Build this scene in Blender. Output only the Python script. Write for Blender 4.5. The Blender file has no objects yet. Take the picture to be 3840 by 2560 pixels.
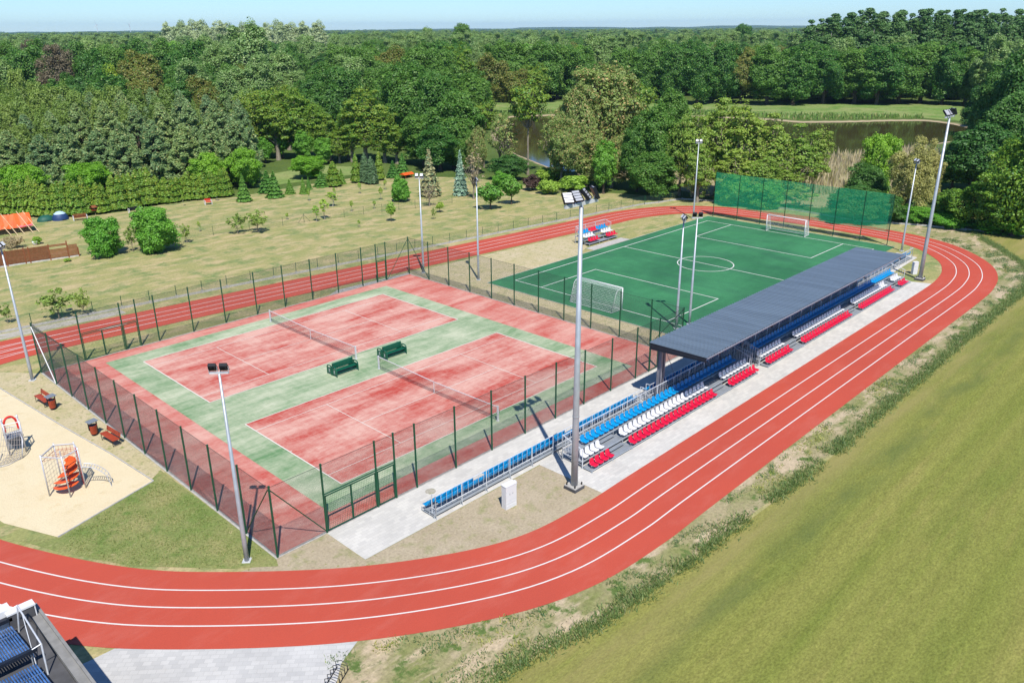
import bpy, bmesh, math, random
import numpy as np
from mathutils import Vector, Matrix, geometry
PI = math.pi
S = bpy.context.scene
COL = S.collection
rad = math.radians

# ------------------------------------------------------------------ helpers
def tag(o, label=None, cat=None, group=None, kind=None):
    if label: o['label'] = label
    if cat: o['category'] = cat
    if group: o['group'] = group
    if kind: o['kind'] = kind
    return o

def link(name, mesh, parent=None, loc=None):
    o = bpy.data.objects.new(name, mesh)
    COL.objects.link(o)
    if parent: o.parent = parent
    if loc is not None: o.location = loc
    return o

def thing(name, label, cat, loc=(0, 0, 0), rz=0, group=None):
    o = bpy.data.objects.new(name, None)
    COL.objects.link(o)
    o.location = loc
    o.rotation_euler = (0, 0, rz)
    o.empty_display_size = .3
    return tag(o, label, cat, group)

class MB:
    """collects boxes, bars, tubes and sheets and links them as one mesh"""
    def __init__(s): s.v = []; s.f = []; s.sm = False
    def add(s, vs, fs):
        n = len(s.v); s.v += [tuple(v) for v in vs]; s.f += [tuple(i + n for i in f) for f in fs]
    def box(s, x0, y0, z0, x1, y1, z1):
        s.add([(x0, y0, z0), (x1, y0, z0), (x1, y1, z0), (x0, y1, z0), (x0, y0, z1), (x1, y0, z1), (x1, y1, z1), (x0, y1, z1)],
              [(0, 3, 2, 1), (4, 5, 6, 7), (0, 1, 5, 4), (1, 2, 6, 5), (2, 3, 7, 6), (3, 0, 4, 7)])
    def mbox(s, m, dx, dy, dz):
        vs = [m @ Vector((sx * dx / 2, sy * dy / 2, sz * dz / 2)) for sz in (-1, 1) for sx, sy in ((-1, -1), (1, -1), (1, 1), (-1, 1))]
        s.add(vs, [(0, 3, 2, 1), (4, 5, 6, 7), (0, 1, 5, 4), (1, 2, 6, 5), (2, 3, 7, 6), (3, 0, 4, 7)])
    def bar(s, a, b, r0, r1=None, n=6, cap=True):
        a = Vector(a); b = Vector(b); r1 = r0 if r1 is None else r1
        d = (b - a).normalized()
        u = d.orthogonal().normalized(); w = d.cross(u)
        vs = []
        for p_, r in ((a, r0), (b, r1)):
            for k in range(n):
                t = 2 * PI * k / n
                vs.append(p_ + (u * math.cos(t) + w * math.sin(t)) * r)
        fs = [(k, (k + 1) % n, n + (k + 1) % n, n + k) for k in range(n)]
        if cap: fs += [tuple(range(n - 1, -1, -1)), tuple(range(n, 2 * n))]
        s.add(vs, fs)
    def tube(s, pts, rs, n=6):
        pts = [Vector(q) for q in pts]
        if not isinstance(rs, (list, tuple)): rs = [rs] * len(pts)
        vs = []; u = None
        for i, q in enumerate(pts):
            d = (pts[min(i + 1, len(pts) - 1)] - pts[max(i - 1, 0)]).normalized()
            u = d.orthogonal().normalized() if u is None else (u - d * u.dot(d)).normalized()
            w = d.cross(u)
            for k in range(n):
                t = 2 * PI * k / n
                vs.append(q + (u * math.cos(t) + w * math.sin(t)) * rs[i])
        fs = []
        for i in range(len(pts) - 1):
            for k in range(n):
                fs.append((i * n + k, i * n + (k + 1) % n, (i + 1) * n + (k + 1) % n, (i + 1) * n + k))
        fs += [tuple(range(n - 1, -1, -1)), tuple(range((len(pts) - 1) * n, len(pts) * n))]
        s.add(vs, fs)
    def mesh(s, name, mats, smooth=False, midx=None):
        me = bpy.data.meshes.new(name)
        me.from_pydata(s.v, [], s.f)
        for m in (mats if isinstance(mats, (list, tuple)) else [mats]): me.materials.append(m)
        if midx: me.polygons.foreach_set('material_index', midx)
        if smooth: me.polygons.foreach_set('use_smooth', [True] * len(me.polygons))
        me.update()
        return me
    def build(s, name, mats, parent=None, smooth=False, loc=None):
        return link(name, s.mesh(name, mats, smooth), parent, loc)

def copy_tree(o, parent=None):
    c = o.copy(); COL.objects.link(c)
    if parent: c.parent = parent
    for ch in list(o.children): copy_tree(ch, c)
    return c

# ------------------------------------------------------------------ node helpers
def lin(r, g, b):
    f = lambda c: ((c / 255 + .055) / 1.055) ** 2.4 if c > 10 else c / 255 / 12.92
    return (f(r), f(g), f(b), 1)

class NT:
    def __init__(s, name):
        s.gain = .74
        s.m = bpy.data.materials.new(name); s.m.use_nodes = True
        s.t = s.m.node_tree; s.t.nodes.clear()
        s.out = s.n('ShaderNodeOutputMaterial')
    def n(s, t, **k):
        nd = s.t.nodes.new(t)
        for a, b in k.items(): setattr(nd, a, b)
        return nd
    def l(s, a, b): s.t.links.new(a, b)
    def val(s, sock, v):
        if isinstance(v, (int, float, tuple, list)): sock.default_value = v
        else: s.l(v, sock)
    def pos(s):
        return s.n('ShaderNodeNewGeometry').outputs['Position']
    def obj(s):
        return s.n('ShaderNodeTexCoord').outputs['Object']
    def map(s, v, scale=(1, 1, 1), rot=(0, 0, 0), loc=(0, 0, 0)):
        m = s.n('ShaderNodeMapping'); s.l(v, m.inputs[0])
        m.inputs['Scale'].default_value = scale; m.inputs['Rotation'].default_value = rot; m.inputs['Location'].default_value = loc
        return m.outputs[0]
    def noise(s, v, scale, detail=3, rough=.55, dist=0):
        n = s.n('ShaderNodeTexNoise'); s.l(v, n.inputs['Vector'])
        n.inputs['Scale'].default_value = scale; n.inputs['Detail'].default_value = detail
        n.inputs['Roughness'].default_value = rough; n.inputs['Distortion'].default_value = dist
        return n.outputs['Fac']
    def ramp(s, f, a, b, va=0, vb=1):
        m = s.n('ShaderNodeMapRange'); s.val(m.inputs['Value'], f)
        m.inputs['From Min'].default_value = a; m.inputs['From Max'].default_value = b
        m.inputs['To Min'].default_value = va; m.inputs['To Max'].default_value = vb
        return m.outputs['Result']
    def math(s, op, a, b=0):
        m = s.n('ShaderNodeMath', operation=op); s.val(m.inputs[0], a); s.val(m.inputs[1], b)
        return m.outputs[0]
    def mix(s, f, a, b, mode='MIX'):
        m = s.n('ShaderNodeMix', data_type='RGBA', blend_type=mode)
        s.val(m.inputs['Factor'], f); s.val(m.inputs[6], a); s.val(m.inputs[7], b)
        return m.outputs[2]
    def mul(s, c, f):  # colour times scalar
        m = s.n('ShaderNodeVectorMath', operation='SCALE'); s.val(m.inputs[0], c if not isinstance(c, tuple) else c[:3]); s.val(m.inputs['Scale'], f)
        return m.outputs[0]
    def bsdf(s, col, rough=.8, metal=0, spec=.3, bump=None, bstr=.3, bdist=.05):
        b = s.n('ShaderNodeBsdfPrincipled')
        s.val(b.inputs['Base Color'], s.mul(col, s.gain)); s.val(b.inputs['Roughness'], rough); s.val(b.inputs['Metallic'], metal)
        b.inputs['Specular IOR Level'].default_value = spec
        if bump is not None:
            bp = s.n('ShaderNodeBump'); bp.inputs['Strength'].default_value = bstr; bp.inputs['Distance'].default_value = bdist
            s.l(bump, bp.inputs['Height']); s.l(bp.outputs[0], b.inputs['Normal'])
        s.l(b.outputs[0], s.out.inputs['Surface'])
        return s.m

def plain(name, col, rough=.5, metal=0, spec=.4, var=.12, scale=3.0):
    t = NT(name); o = t.obj()
    f = t.noise(o, scale, 4)
    return t.bsdf(t.mul(col, t.ramp(f, .3, .7, 1 - var, 1 + var)), rough, metal, spec)

def ground(name, c1, c2, c3=None, gain=.9, s1=.12, s2=.5, fine=4.0, fvar=.35, stretch=(1, 1, 1), rot=0, w3=(.55, .7), bump=True, c4=None, w4=(.6, .7), s4=1.2):
    t = NT(name); t.gain = gain; p = t.map(t.pos(), stretch, (0, 0, rot)); q = t.pos()
    col = t.mix(t.ramp(t.noise(p, s1, 5, .6), .35, .65), c1, c2)
    if c3: col = t.mix(t.ramp(t.noise(t.map(p, (1, 1, 1), (0, 0, 0), (31, 7, 0)), s2, 5, .6), *w3), col, c3)
    if c4: col = t.mix(t.ramp(t.noise(t.map(q, (1, 1, 1), (0, 0, 0), (11, 57, 0)), s4, 6, .7), *w4), col, c4)
    f = t.noise(q, fine, 4, .7)
    col = t.mul(col, t.ramp(f, .25, .75, 1 - fvar, 1 + fvar))
    return t.bsdf(col, .95, 0, .1, f if bump else None, .5, .08)

# ------------------------------------------------------------------ materials
M = {}
M['forest_floor'] = None
t = NT('earth'); p_ = t.pos()
sep = t.n('ShaderNodeSeparateXYZ'); t.l(p_, sep.inputs[0])
c_ = t.mix(t.ramp(t.noise(p_, .08, 5), .35, .65), (.05, .085, .018, 1), (.085, .12, .03, 1))
c_ = t.mul(c_, t.ramp(t.noise(p_, 2.2, 4, .7), .25, .75, .6, 1.4))
c_ = t.mix(t.ramp(sep.outputs[2], -.05, -.25), c_, (.33, .26, .17, 1))
t.gain = 1.1
M['earth'] = t.bsdf(c_, .95, 0, .1)
M['lawn'] = ground('dry_lawn', (.325, .288, .125, 1), (.225, .245, .085, 1), (.40, .325, .17, 1), .94, .13, .42, 5, .3, (.7, 1.6, 1), .5, (.46, .62), True, (.16, .21, .075, 1), (.5, .64), .4)
M['field'] = None
t = NT('mown_field'); q_ = t.pos()
st = t.map(q_, (.02, .45, 1), (0, 0, .02)); st2 = t.map(q_, (.10, .9, 1), (0, 0, .02))
c_ = t.mix(t.ramp(t.noise(st, 1, 4, .6), .33, .70), (.20, .228, .046, 1), (.275, .268, .070, 1))
c_ = t.mix(t.ramp(t.noise(st2, .55, 5, .65), .54, .8, 0, .8), c_, (.36, .30, .10, 1))
c_ = t.mix(t.ramp(t.noise(t.map(q_, (.09, .5, 1), (0, 0, .02), (9, 3, 0)), .6, 4), .55, .76, 0, .8), c_, (.13, .18, .03, 1))
f_ = t.noise(t.map(q_, (.6, 1, 1)), 9, 5, .75)
wv = t.n('ShaderNodeTexWave', wave_type='BANDS', bands_direction='Y'); t.l(t.map(q_, (1, 1, 1), (0, 0, .02)), wv.inputs['Vector']); wv.inputs['Scale'].default_value = .19; wv.inputs['Distortion'].default_value = .35; wv.inputs['Detail'].default_value = 3; wv.inputs['Detail Scale'].default_value = .4
c_ = t.mul(c_, t.ramp(wv.outputs['Fac'], 0, 1, .965, 1.03))
c_ = t.mul(c_, t.ramp(t.noise(t.map(q_, (.4, 1, 1)), 2.6, 5, .75), .3, .7, .86, 1.14))
c_ = t.mul(c_, t.ramp(f_, .3, .7, .66, 1.36))
sy = t.n('ShaderNodeSeparateXYZ'); t.l(q_, sy.inputs[0])
bd = t.math('ADD', sy.outputs[1], t.math('MULTIPLY', t.noise(t.map(q_, (.05, .05, 1)), 1, 3), 3.2))
band = t.math('MULTIPLY', t.ramp(t.math('ABSOLUTE', t.math('ADD', bd, 46.8)), .2, 1.0, .55, 0), t.ramp(t.noise(t.map(q_, (.25, .6, 1)), 1, 4), .35, .6))
c_ = t.mix(band, c_, (.115, .155, .045, 1))
c_ = t.mix(t.math('MULTIPLY', t.ramp(sy.outputs[1], -48.5, -46.2), t.ramp(t.noise(t.map(q_, (.12, .8, 1)), 1, 4), .3, .65, 0, .75)), c_, (.36, .30, .12, 1))
t.gain = .75
M['field'] = t.bsdf(c_, .95, 0, .1, f_, .6, .08)
M['verge'] = ground('rough_verge', (.36, .295, .18, 1), (.19, .205, .07, 1), (.45, .36, .24, 1), .9, .35, .5, 5, .3, (.6, 1.4, 1), 0, (.5, .6), True, (.10, .15, .04, 1), (.54, .62), .8)
M['grass_patch'] = ground('green_patch', (.15, .205, .055, 1), (.27, .255, .105, 1), (.11, .18, .04, 1), .9, .35, .7, 7, .36, (1, 1, 1), 0, (.55, .7), True, (.38, .33, .17, 1), (.6, .72), 1.6)
M['bare'] = ground('bare_ground', (.40, .335, .235, 1), (.345, .285, .19, 1), (.27, .26, .13, 1), .9, .4, 1.0, 7, .24, (1, 1, 1), 0, (.52, .68), True, (.22, .22, .07, 1), (.6, .68), 3.0)
M['dry_sand_grass'] = ground('dry_verge_grass', (.46, .385, .25, 1), (.40, .345, .19, 1), (.31, .30, .14, 1), .95, .5, 1.3, 7, .26, (1, 1, 1), 0, (.55, .7), True, (.22, .235, .085, 1), (.56, .64), 2.4)
M['meadow'] = ground('meadow_grass', (.14, .235, .055, 1), (.24, .27, .1, 1), (.11, .2, .04, 1), .9, .06, .15, 1.2, .35, (1, 1, 1), 0, (.5, .65), False)
M['sand'] = ground('play_sand', (.68, .57, .37, 1), (.70, .60, .40, 1), (.63, .52, .32, 1), .82, .5, 1.2, 9, .06, (1, 1, 1), 0, (.55, .7))
M['gravel'] = ground('gravel', (.42, .39, .34, 1), (.34, .32, .26, 1), (.26, .27, .15, 1), .9, .6, 1.5, 9, .3)
M['reed_ground'] = ground('reed_litter', (.36, .29, .17, 1), (.3, .25, .13, 1), (.2, .2, .08, 1), .9, .2, .5, 3, .3)

def paving(name, a, b, bw=.22, bh=.11, rot=0, dirt=True):
    t = NT(name); t.gain = .78; p = t.map(t.pos(), (1, 1, 1), (0, 0, rot))
    br = t.n('ShaderNodeTexBrick'); t.l(p, br.inputs['Vector'])
    br.inputs['Color1'].default_value = a; br.inputs['Color2'].default_value = b
    br.inputs['Mortar'].default_value = tuple(c * .78 for c in a[:3]) + (1,)
    br.inputs['Scale'].default_value = 1; br.inputs['Mortar Size'].default_value = .008
    br.inputs['Brick Width'].default_value = bw; br.inputs['Row Height'].default_value = bh; br.inputs['Bias'].default_value = -.1
    f = t.noise(t.pos(), .45, 5, .6)
    c = t.mul(br.outputs[0], t.ramp(f, .3, .7, .88, 1.06))
    c = t.mix(t.ramp(t.noise(t.pos(), 1.7, 5, .7), .6, .85, 0, .35), c, (.5, .42, .31, 1))
    return t.bsdf(c, .85, 0, .2, br.outputs[1], .15, .02)
M['paving'] = paving('block_paving', (.66, .635, .58, 1), (.56, .54, .50, 1), .44, .22, 0)
M['paving2'] = paving('grey_block_paving', (.60, .59, .565, 1), (.50, .495, .48, 1), .36, .24, .75)

t = NT('rubber_track'); q_ = t.pos()
c_ = t.mix(t.ramp(t.noise(q_, .16, 4), .35, .7), (.61, .098, .058, 1), (.55, .090, .056, 1))
c_ = t.mix(t.ramp(t.noise(t.map(q_, (.5, 1.4, 1)), .35, 7, .72), .5, .78, 0, .75), c_, (.64, .165, .12, 1))
c_ = t.mix(t.ramp(t.noise(t.map(q_, (.25, 2.2, 1), (0, 0, .0), (3, 8, 0)), .9, 6, .75), .6, .8, 0, .35), c_, (.47, .085, .06, 1))
f_ = t.noise(q_, 26, 2, .7)
c_ = t.mul(c_, t.ramp(f_, .3, .7, .9, 1.1))
t.gain = .665
M['track'] = t.bsdf(c_, .85, 0, .2, f_, .25, .01)

def court(name, dark, pale, off, bias=(.36, .62)):
    t = NT(name); q = t.map(t.pos(), (1, 1, 1), (0, 0, 0), (off, off * 1.7, 0))
    a = t.noise(t.map(q, (.30, .75, 1), (0, 0, .1)), .55, 6, .62, .3)
    b = t.noise(t.map(q, (.16, 1.5, 1), (0, 0, .05)), .8, 5, .65)
    c = t.noise(t.map(q, (2.0, .35, 1), (0, 0, .03)), 1.3, 4, .6)
    d = t.noise(t.map(q, (.7, 1.2, 1)), 3.2, 6, .8)
    f = t.math('ADD', t.math('MULTIPLY', a, .46), t.math('ADD', t.math('MULTIPLY', b, .24), t.math('ADD', t.math('MULTIPLY', c, .10), t.math('MULTIPLY', d, .20))))
    col = t.mix(t.ramp(f, bias[0] + .05, bias[1]), dark, pale)
    seam = t.n('ShaderNodeTexWave', wave_type='BANDS', bands_direction='X'); t.l(t.map(t.pos(), (1, 1, 1)), seam.inputs['Vector'])
    seam.inputs['Scale'].default_value = .314 / 4 * 2 * .5; seam.inputs['Distortion'].default_value = 0
    col = t.mul(col, t.ramp(seam.outputs['Fac'], .0, .0025, .93, 1))
    col = t.mul(col, t.ramp(t.noise(t.pos(), 22, 3, .7), .3, .7, .93, 1.07))
    return t.bsdf(col, .9, 0, .15)
M['court_red'] = court('court_red_turf', (.50, .080, .060, 1), (.70, .41, .335, 1), 0, (.36, .57))
M['surround_red'] = court('surround_red_turf', (.52, .092, .070, 1), (.70, .40, .325, 1), 40, (.35, .60))
M['court_green'] = court('court_green_turf', (.145, .28, .125, 1), (.55, .58, .41, 1), 17, (.34, .59))

t = NT('pitch_turf'); q_ = t.pos()
c_ = t.mix(t.ramp(t.noise(t.map(q_, (.5, 1, 1)), .16, 5, .65), .36, .62), (.034, .165, .070, 1), (.058, .245, .105, 1))
c_ = t.mix(t.ramp(t.noise(t.map(q_, (1.2, .4, 1)), .3, 6, .7),   .45, .75, 0, .8), c_, (.034, .125, .072, 1))
f_ = t.noise(q_, 7, 4, .75)
c_ = t.mul(c_, t.ramp(f_, .25, .75, .8, 1.2))
M['pitch'] = t.bsdf(c_, .9, 0, .15, f_, .3, .03)
M['line'] = plain('line_paint', (.78, .77, .73, 1), .7, 0, .2, .05)
M['court_line'] = plain('court_line', (.76, .72, .64, 1), .8, 0, .2, .06)

M['green_metal'] = plain('green_metal', (.008, .085, .038, 1), .45, .0, .4)
M['green_bench'] = plain('green_paint', (.004, .105, .058, 1), .35, 0, .5)
M['wire_green'] = plain('green_wire', (.012, .075, .045, 1), .5)
M['wire_dark'] = plain('dark_wire', (.03, .05, .045, 1), .5)
M['galv'] = plain('galvanised_steel', (.50, .54, .57, 1), .42, .35, .5, .12, 2)
M['galv_light'] = plain('bright_steel', (.78, .80, .82, 1), .4, .2, .5)
M['deck'] = plain('deck_plate', (.33, .36, .39, 1), .55, .2, .4, .12)
M['dark_metal'] = plain('black_metal', (.012, .013, .016, 1), .45)
M['lamp_fin'] = plain('lamp_fins', (.62, .62, .64, 1), .4, .3)
M['lamp_face'] = plain('lamp_face', (.75, .76, .78, 1), .3)
M['slate_roof'] = None
t = NT('slate_roof_sheet'); o_ = t.obj()
c_ = t.mul((.19, .245, .30, 1), t.ramp(t.noise(t.map(o_, (4, .25, 1)), .6, 4), .3, .7, .85, 1.15))
M['slate_roof'] = t.bsdf(c_, .38, .25, .5)
M['navy_steel'] = plain('navy_steel', (.022, .028, .042, 1), .4, .2)
M['grey_steel'] = plain('grey_column', (.27, .27, .31, 1), .45, .2)
for k_, c_ in (('red', (.74, .006, .048, 1)), ('white', (.80, .80, .82, 1)), ('blue', (.0, .30, .66, 1)), ('deep_blue', (.008, .09, .26, 1))):
    M['seat_' + k_] = plain(k_ + '_plastic', c_, .35, 0, .5, .06)
M['white'] = plain('white_plastic', (.80, .80, .80, 1), .45, 0, .4, .04)
M['white_net'] = plain('white_twine', (.78, .80, .78, 1), .8)
M['black_net'] = plain('black_twine', (.02, .02, .022, 1), .8)
M['concrete'] = plain('concrete', (.50, .48, .44, 1), .9, 0, .2, .18)
M['parapet'] = plain('parapet_cap', (.27, .265, .25, 1), .9, 0, .2, .15)
M['concrete_dark'] = plain('grey_concrete', (.10, .10, .105, 1), .9, 0, .2, .25, 1.2)
M['wood_red'] = plain('stained_red_wood', (.42, .065, .025, 1), .5, 0, .4, .2)
M['wood_brown'] = plain('brown_wood', (.27, .09, .035, 1), .7, 0, .3, .2)
M['wood_pale'] = plain('pale_poles', (.72, .55, .33, 1), .8, 0, .2)
M['logs'] = plain('split_logs', (.33, .24, .14, 1), .9, 0, .1, .4, 6)
M['tarp'] = plain('orange_tarpaulin', (.80, .13, .015, 1), .55, 0, .4, .15, 1.5)
M['tarp_pink'] = plain('pink_sheet', (.62, .13, .2, 1), .6)
M['orange'] = plain('orange_plastic', (.82, .12, .015, 1), .4)
M['red_plastic'] = plain('red_plastic', (.75, .03, .02, 1), .4)
M['tube_grey'] = plain('pale_grey_tube', (.62, .63, .66, 1), .4, .2)
M['rope_red'] = plain('red_rope', (.5, .06, .04, 1), .8)
M['rope_grey'] = plain('grey_rope', (.42, .38, .35, 1), .8)
M['slate_board'] = plain('grey_board', (.2, .23, .27, 1), .6)
M['tent_blue'] = plain('blue_tent', (.015, .05, .16, 1), .6)
M['tent_sky'] = plain('pale_blue_tent', (.5, .68, .82, 1), .5)
M['tent_green'] = plain('green_tent', (.01, .10, .07, 1), .6)
M['bark'] = plain('bark', (.13, .10, .075, 1), .95, 0, .1, .35, 3)
M['bark_pale'] = plain('pale_bark', (.42, .39, .34, 1), .9, 0, .1, .3, 3)
M['bark_grey'] = plain('grey_bark', (.30, .26, .20, 1), .9, 0, .1, .3, 3)
M['plinth_white'] = plain('whitewashed_plinth', (.6, .58, .53, 1), .9, 0, .2, .2)
t = NT('vacuum_tube_glass'); o_ = t.obj()
M['solar'] = t.bsdf(t.mul((.07, .17, .40, 1), t.ramp(t.noise(o_, 5, 3), .3, .7, .5, 1.6)), .12, .1, .9)

# water
t = NT('pond_water')
b_ = t.n('ShaderNodeBsdfPrincipled'); b_.inputs['Base Color'].default_value = (.05, .042, .016, 1); b_.inputs['Roughness'].default_value = .06
b_.inputs['IOR'].default_value = 1.33
bp = t.n('ShaderNodeBump'); bp.inputs['Strength'].default_value = .12; bp.inputs['Distance'].default_value = .02
t.l(t.noise(t.map(t.pos(), (1, 1, 1)), 1.2, 4), bp.inputs['Height']); t.l(bp.outputs[0], b_.inputs['Normal'])
t.l(b_.outputs[0], t.out.inputs['Surface'])
M['water'] = t.m

def leafmat(name, a, b, c=None, cf=(.8, .9), trans=.42):
    """leaf colour varies by plant (object random) and by leaf (island random)"""
    t = NT(name)
    oi = t.n('ShaderNodeObjectInfo').outputs['Random']
    ge = t.n('ShaderNodeNewGeometry').outputs['Random Per Island']
    col = t.mix(oi, a, b)
    if c: col = t.mix(t.ramp(ge, *cf), col, c)
    col = t.mul(col, t.ramp(t.math('FRACT', t.math('MULTIPLY', ge, 7.31)), 0, 1, 1.0, 1.55))
    d = t.n('ShaderNodeBsdfDiffuse'); t.l(col, d.inputs[0])
    r = t.n('ShaderNodeBsdfTranslucent'); t.l(t.mul(col, 1.15), r.inputs[0])
    g = t.n('ShaderNodeBsdfGlossy'); g.inputs['Roughness'].default_value = .55; g.inputs[0].default_value = (.6, .6, .6, 1)
    m1 = t.n('ShaderNodeMixShader'); m1.inputs[0].default_value = trans; t.l(d.outputs[0], m1.inputs[1]); t.l(r.outputs[0], m1.inputs[2])
    m2 = t.n('ShaderNodeMixShader'); m2.inputs[0].default_value = .04; t.l(m1.outputs[0], m2.inputs[1]); t.l(g.outputs[0], m2.inputs[2])
    t.l(m2.outputs[0], t.out.inputs['Surface'])
    return t.m

# ------------------------------------------------------------------ terrain, water, sheets
POND = [(93, 36), (99, 33), (112, 24), (124, 17), (136, 9), (142, 6), (165, 0), (195, -4), (213, 0), (223, 9), (226, 16), (219, 23), (208, 31), (199, 40), (200, 49), (196, 66), (185, 88), (172, 103), (158, 111), (147, 105), (145, 97), (135, 94), (120, 80), (104, 58)]
def inside(P, x, y):
    c = False
    for i in range(len(P)):
        x1, y1 = P[i]; x2, y2 = P[i - 1]
        if (y1 > y) != (y2 > y) and x < (x2 - x1) * (y - y1) / (y2 - y1) + x1: c = not c
    return c
def dist_poly(P, x, y):
    best = 1e9
    for i in range(len(P)):
        x1, y1 = P[i]; x2, y2 = P[i - 1]
        dx, dy = x2 - x1, y2 - y1
        u = max(0, min(1, ((x - x1) * dx + (y - y1) * dy) / (dx * dx + dy * dy)))
        best = min(best, math.hypot(x - x1 - u * dx, y - y1 - u * dy))
    return best
def ground_z(x, y):
    if not (80 < x < 240 and -20 < y < 125): return 0.0
    d = dist_poly(POND, x, y)
    s_ = -d if inside(POND, x, y) else d
    return -1.3 * max(0, min(1, (1.6 - s_) / 5))
xs = list(np.arange(-160, 80, 20)) + list(np.arange(80, 240, 2.5)) + list(np.arange(240, 600, 40)) + [700, 900, 1300, 2000, 3200, 5000, 9000]
xs = [-9000, -5000, -2500, -1200, -600, -300] + xs
ys = [-9000, -5000, -2500, -1200, -600, -300, -160, -100, -60, -40] + list(np.arange(-20, 125, 2.5)) + list(np.arange(130, 400, 30)) + [500, 700, 1000, 1500, 2400, 4000, 9000]
g = MB()
g.v = [(x, y, ground_z(x, y)) for y in ys for x in xs]
nx = len(xs)
g.f = [(j * nx + i, j * nx + i + 1, (j + 1) * nx + i + 1, (j + 1) * nx + i) for j in range(len(ys) - 1) for i in range(nx - 1)]
tag(g.build('ground', M['earth'], smooth=True), kind='structure')

def sheet(name, poly, z, mat, kind='structure'):
    tri = geometry.tessellate_polygon([[Vector((x, y, 0)) for x, y in poly]])
    b = MB(); b.add([(x, y, z) for x, y in poly], tri)
    o = b.build(name, mat)
    me = o.data
    bm = bmesh.new(); bm.from_mesh(me)
    for f in bm.faces:
        if f.normal.z < 0: f.normal_flip()
    bm.to_mesh(me); bm.free()
    return tag(o, kind=kind)

wp = []
for x, y in POND:
    cx, cy = 160, 45; d = math.hypot(x - cx, y - cy); wp.append((x + (x - cx) / d * 5, y + (y - cy) / d * 5))
sheet('pond_water', wp, -.35, M['water'])

LAWN = [(-130, 140), (-22, 93), (-8, 84), (8.5, 72), (13.5, 62.6), (17.5, 59.9), (23, 59.2), (28, 60), (33.5, 59.2), (39.4, 57), (51, 58), (64.6, 57.5), (69.5, 51.6), (76, 42), (76.8, 30.7), (78.1, 22.3), (83, 10.8), (85.2, 4.6), (86.8, 0), (88.2, -8), (87.8, -21.5), (89.3, -25.2), (91.2, -31.3), (92.4, -35.5), (96, -47), (99, -95), (-130, -95)]
sheet('lawn', LAWN, .008, M['lawn'])
sheet('meadow', [(146.5, 101.5), (158, 114), (174, 106), (187, 91), (199, 68), (204, 50), (203, 42), (211, 35), (222, 27), (230, 18), (228, 8), (222, 0), (250, -25), (290, 20), (262, 52), (242, 82), (228, 112), (205, 134), (192, 152), (160, 150)], .02, M['meadow'])
sheet('meadow', [(100, 138), (126, 140), (150, 176), (174, 214), (168, 238), (140, 205)], .012, M['meadow'])
sheet('meadow', [(45, 62), (66, 60.5), (72, 62), (66, 74), (52, 72)], .012, M['meadow'])
sheet('reed_bank', [(94, 30), (111, 21), (123, 14), (135, 6), (141, 3), (163, -3), (150, -14), (112, -18), (92, -14), (89, 2)], .02, M['reed_ground'])

# ---- smooth curves
def catmull(pts, per=12, closed=False):
    out = []; n = len(pts)
    for i in range(n if closed else n - 1):
        p0, p1, p2, p3 = (Vector(pts[(i + k) % n] if closed else pts[max(0, min(n - 1, i + k))]) for k in (-1, 0, 1, 2))
        m = max(2, min(per, int((p2 - p1).length / .8) + 1))
        for k in range(m):
            t_ = k / m
            out.append(.5 * ((2 * p1) + (p2 - p0) * t_ + (2 * p0 - 5 * p1 + 4 * p2 - p3) * t_ ** 2 + (3 * p1 - p0 - 3 * p2 + p3) * t_ ** 3))
    if not closed: out.append(Vector(pts[-1]))
    return [Vector((q.x, q.y)) for q in out]
def offset(pts, d, closed=False):
    out = []; n = len(pts)
    for i in range(n):
        a = pts[i - 1] if (closed or i > 0) else pts[i]
        b = pts[(i + 1) % n] if (closed or i < n - 1) else pts[i]
        t_ = (b - a).normalized()
        out.append(pts[i] + Vector((t_.y, -t_.x)) * d)   # positive = right-hand side
    return out
def strip(mb, A, B, z, closed=False):
    n = len(A); vs = [(q.x, q.y, z) for q in A] + [(q.x, q.y, z) for q in B]
    fs = [(i, (i + 1) % n, n + (i + 1) % n, n + i) for i in range(n if closed else n - 1)]
    mb.add(vs, fs)

REF = [(-19.7, -12), (-18.35, -17.8), (-16.46, -22.46), (-13.88, -27.2), (-11.06, -30.76), (-6.07, -35.52), (-1.01, -38.9), (3.2, -40.55), (8, -41.02), (13, -41.0), (30, -40.98), (48.5, -40.98), (62, -40.98), (66.9, -40.68), (70.7, -39.95), (74.5, -38.4), (78.1, -35.65), (80.75, -32.3), (82.25, -27.2), (82.95, -16.8), (81.75, -6.9), (80.4, -3.4), (79.1, -1.3), (76.5, 1.1), (72.75, 2.95), (68.3, 4.1), (62.4, 4.5), (49.57, 5.62), (35, 6.97), (20.37, 8.33), (8, 9.49), (-1.25, 10.36), (-7.28, 10.45), (-13, 8.9), (-17.8, 4), (-20, -4)]
ref = catmull(REF, 14, True)
tb = MB(); strip(tb, offset(ref, 2.65, True), offset(ref, -2.6, True), .03, True)
ext = [Vector((-60, 15.83)), Vector((-1.5, 10.39)), Vector((6, 9.68))]
strip(tb, offset(ext, -2.6), offset(ext, 2.6), .027)
tag(tb.build('running_track', M['track']), kind='structure')
ln = MB()
for d in (-1.22, 0, 1.22):
    c = offset(ref, d, True); strip(ln, offset(c, .038, True), offset(c, -.038, True), .036, True)
    e = offset(ext, d); strip(ln, offset(e, .03), offset(e, -.03), .034)
tag(ln.build('track_lane_lines', M['line']), kind='structure')

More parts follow.
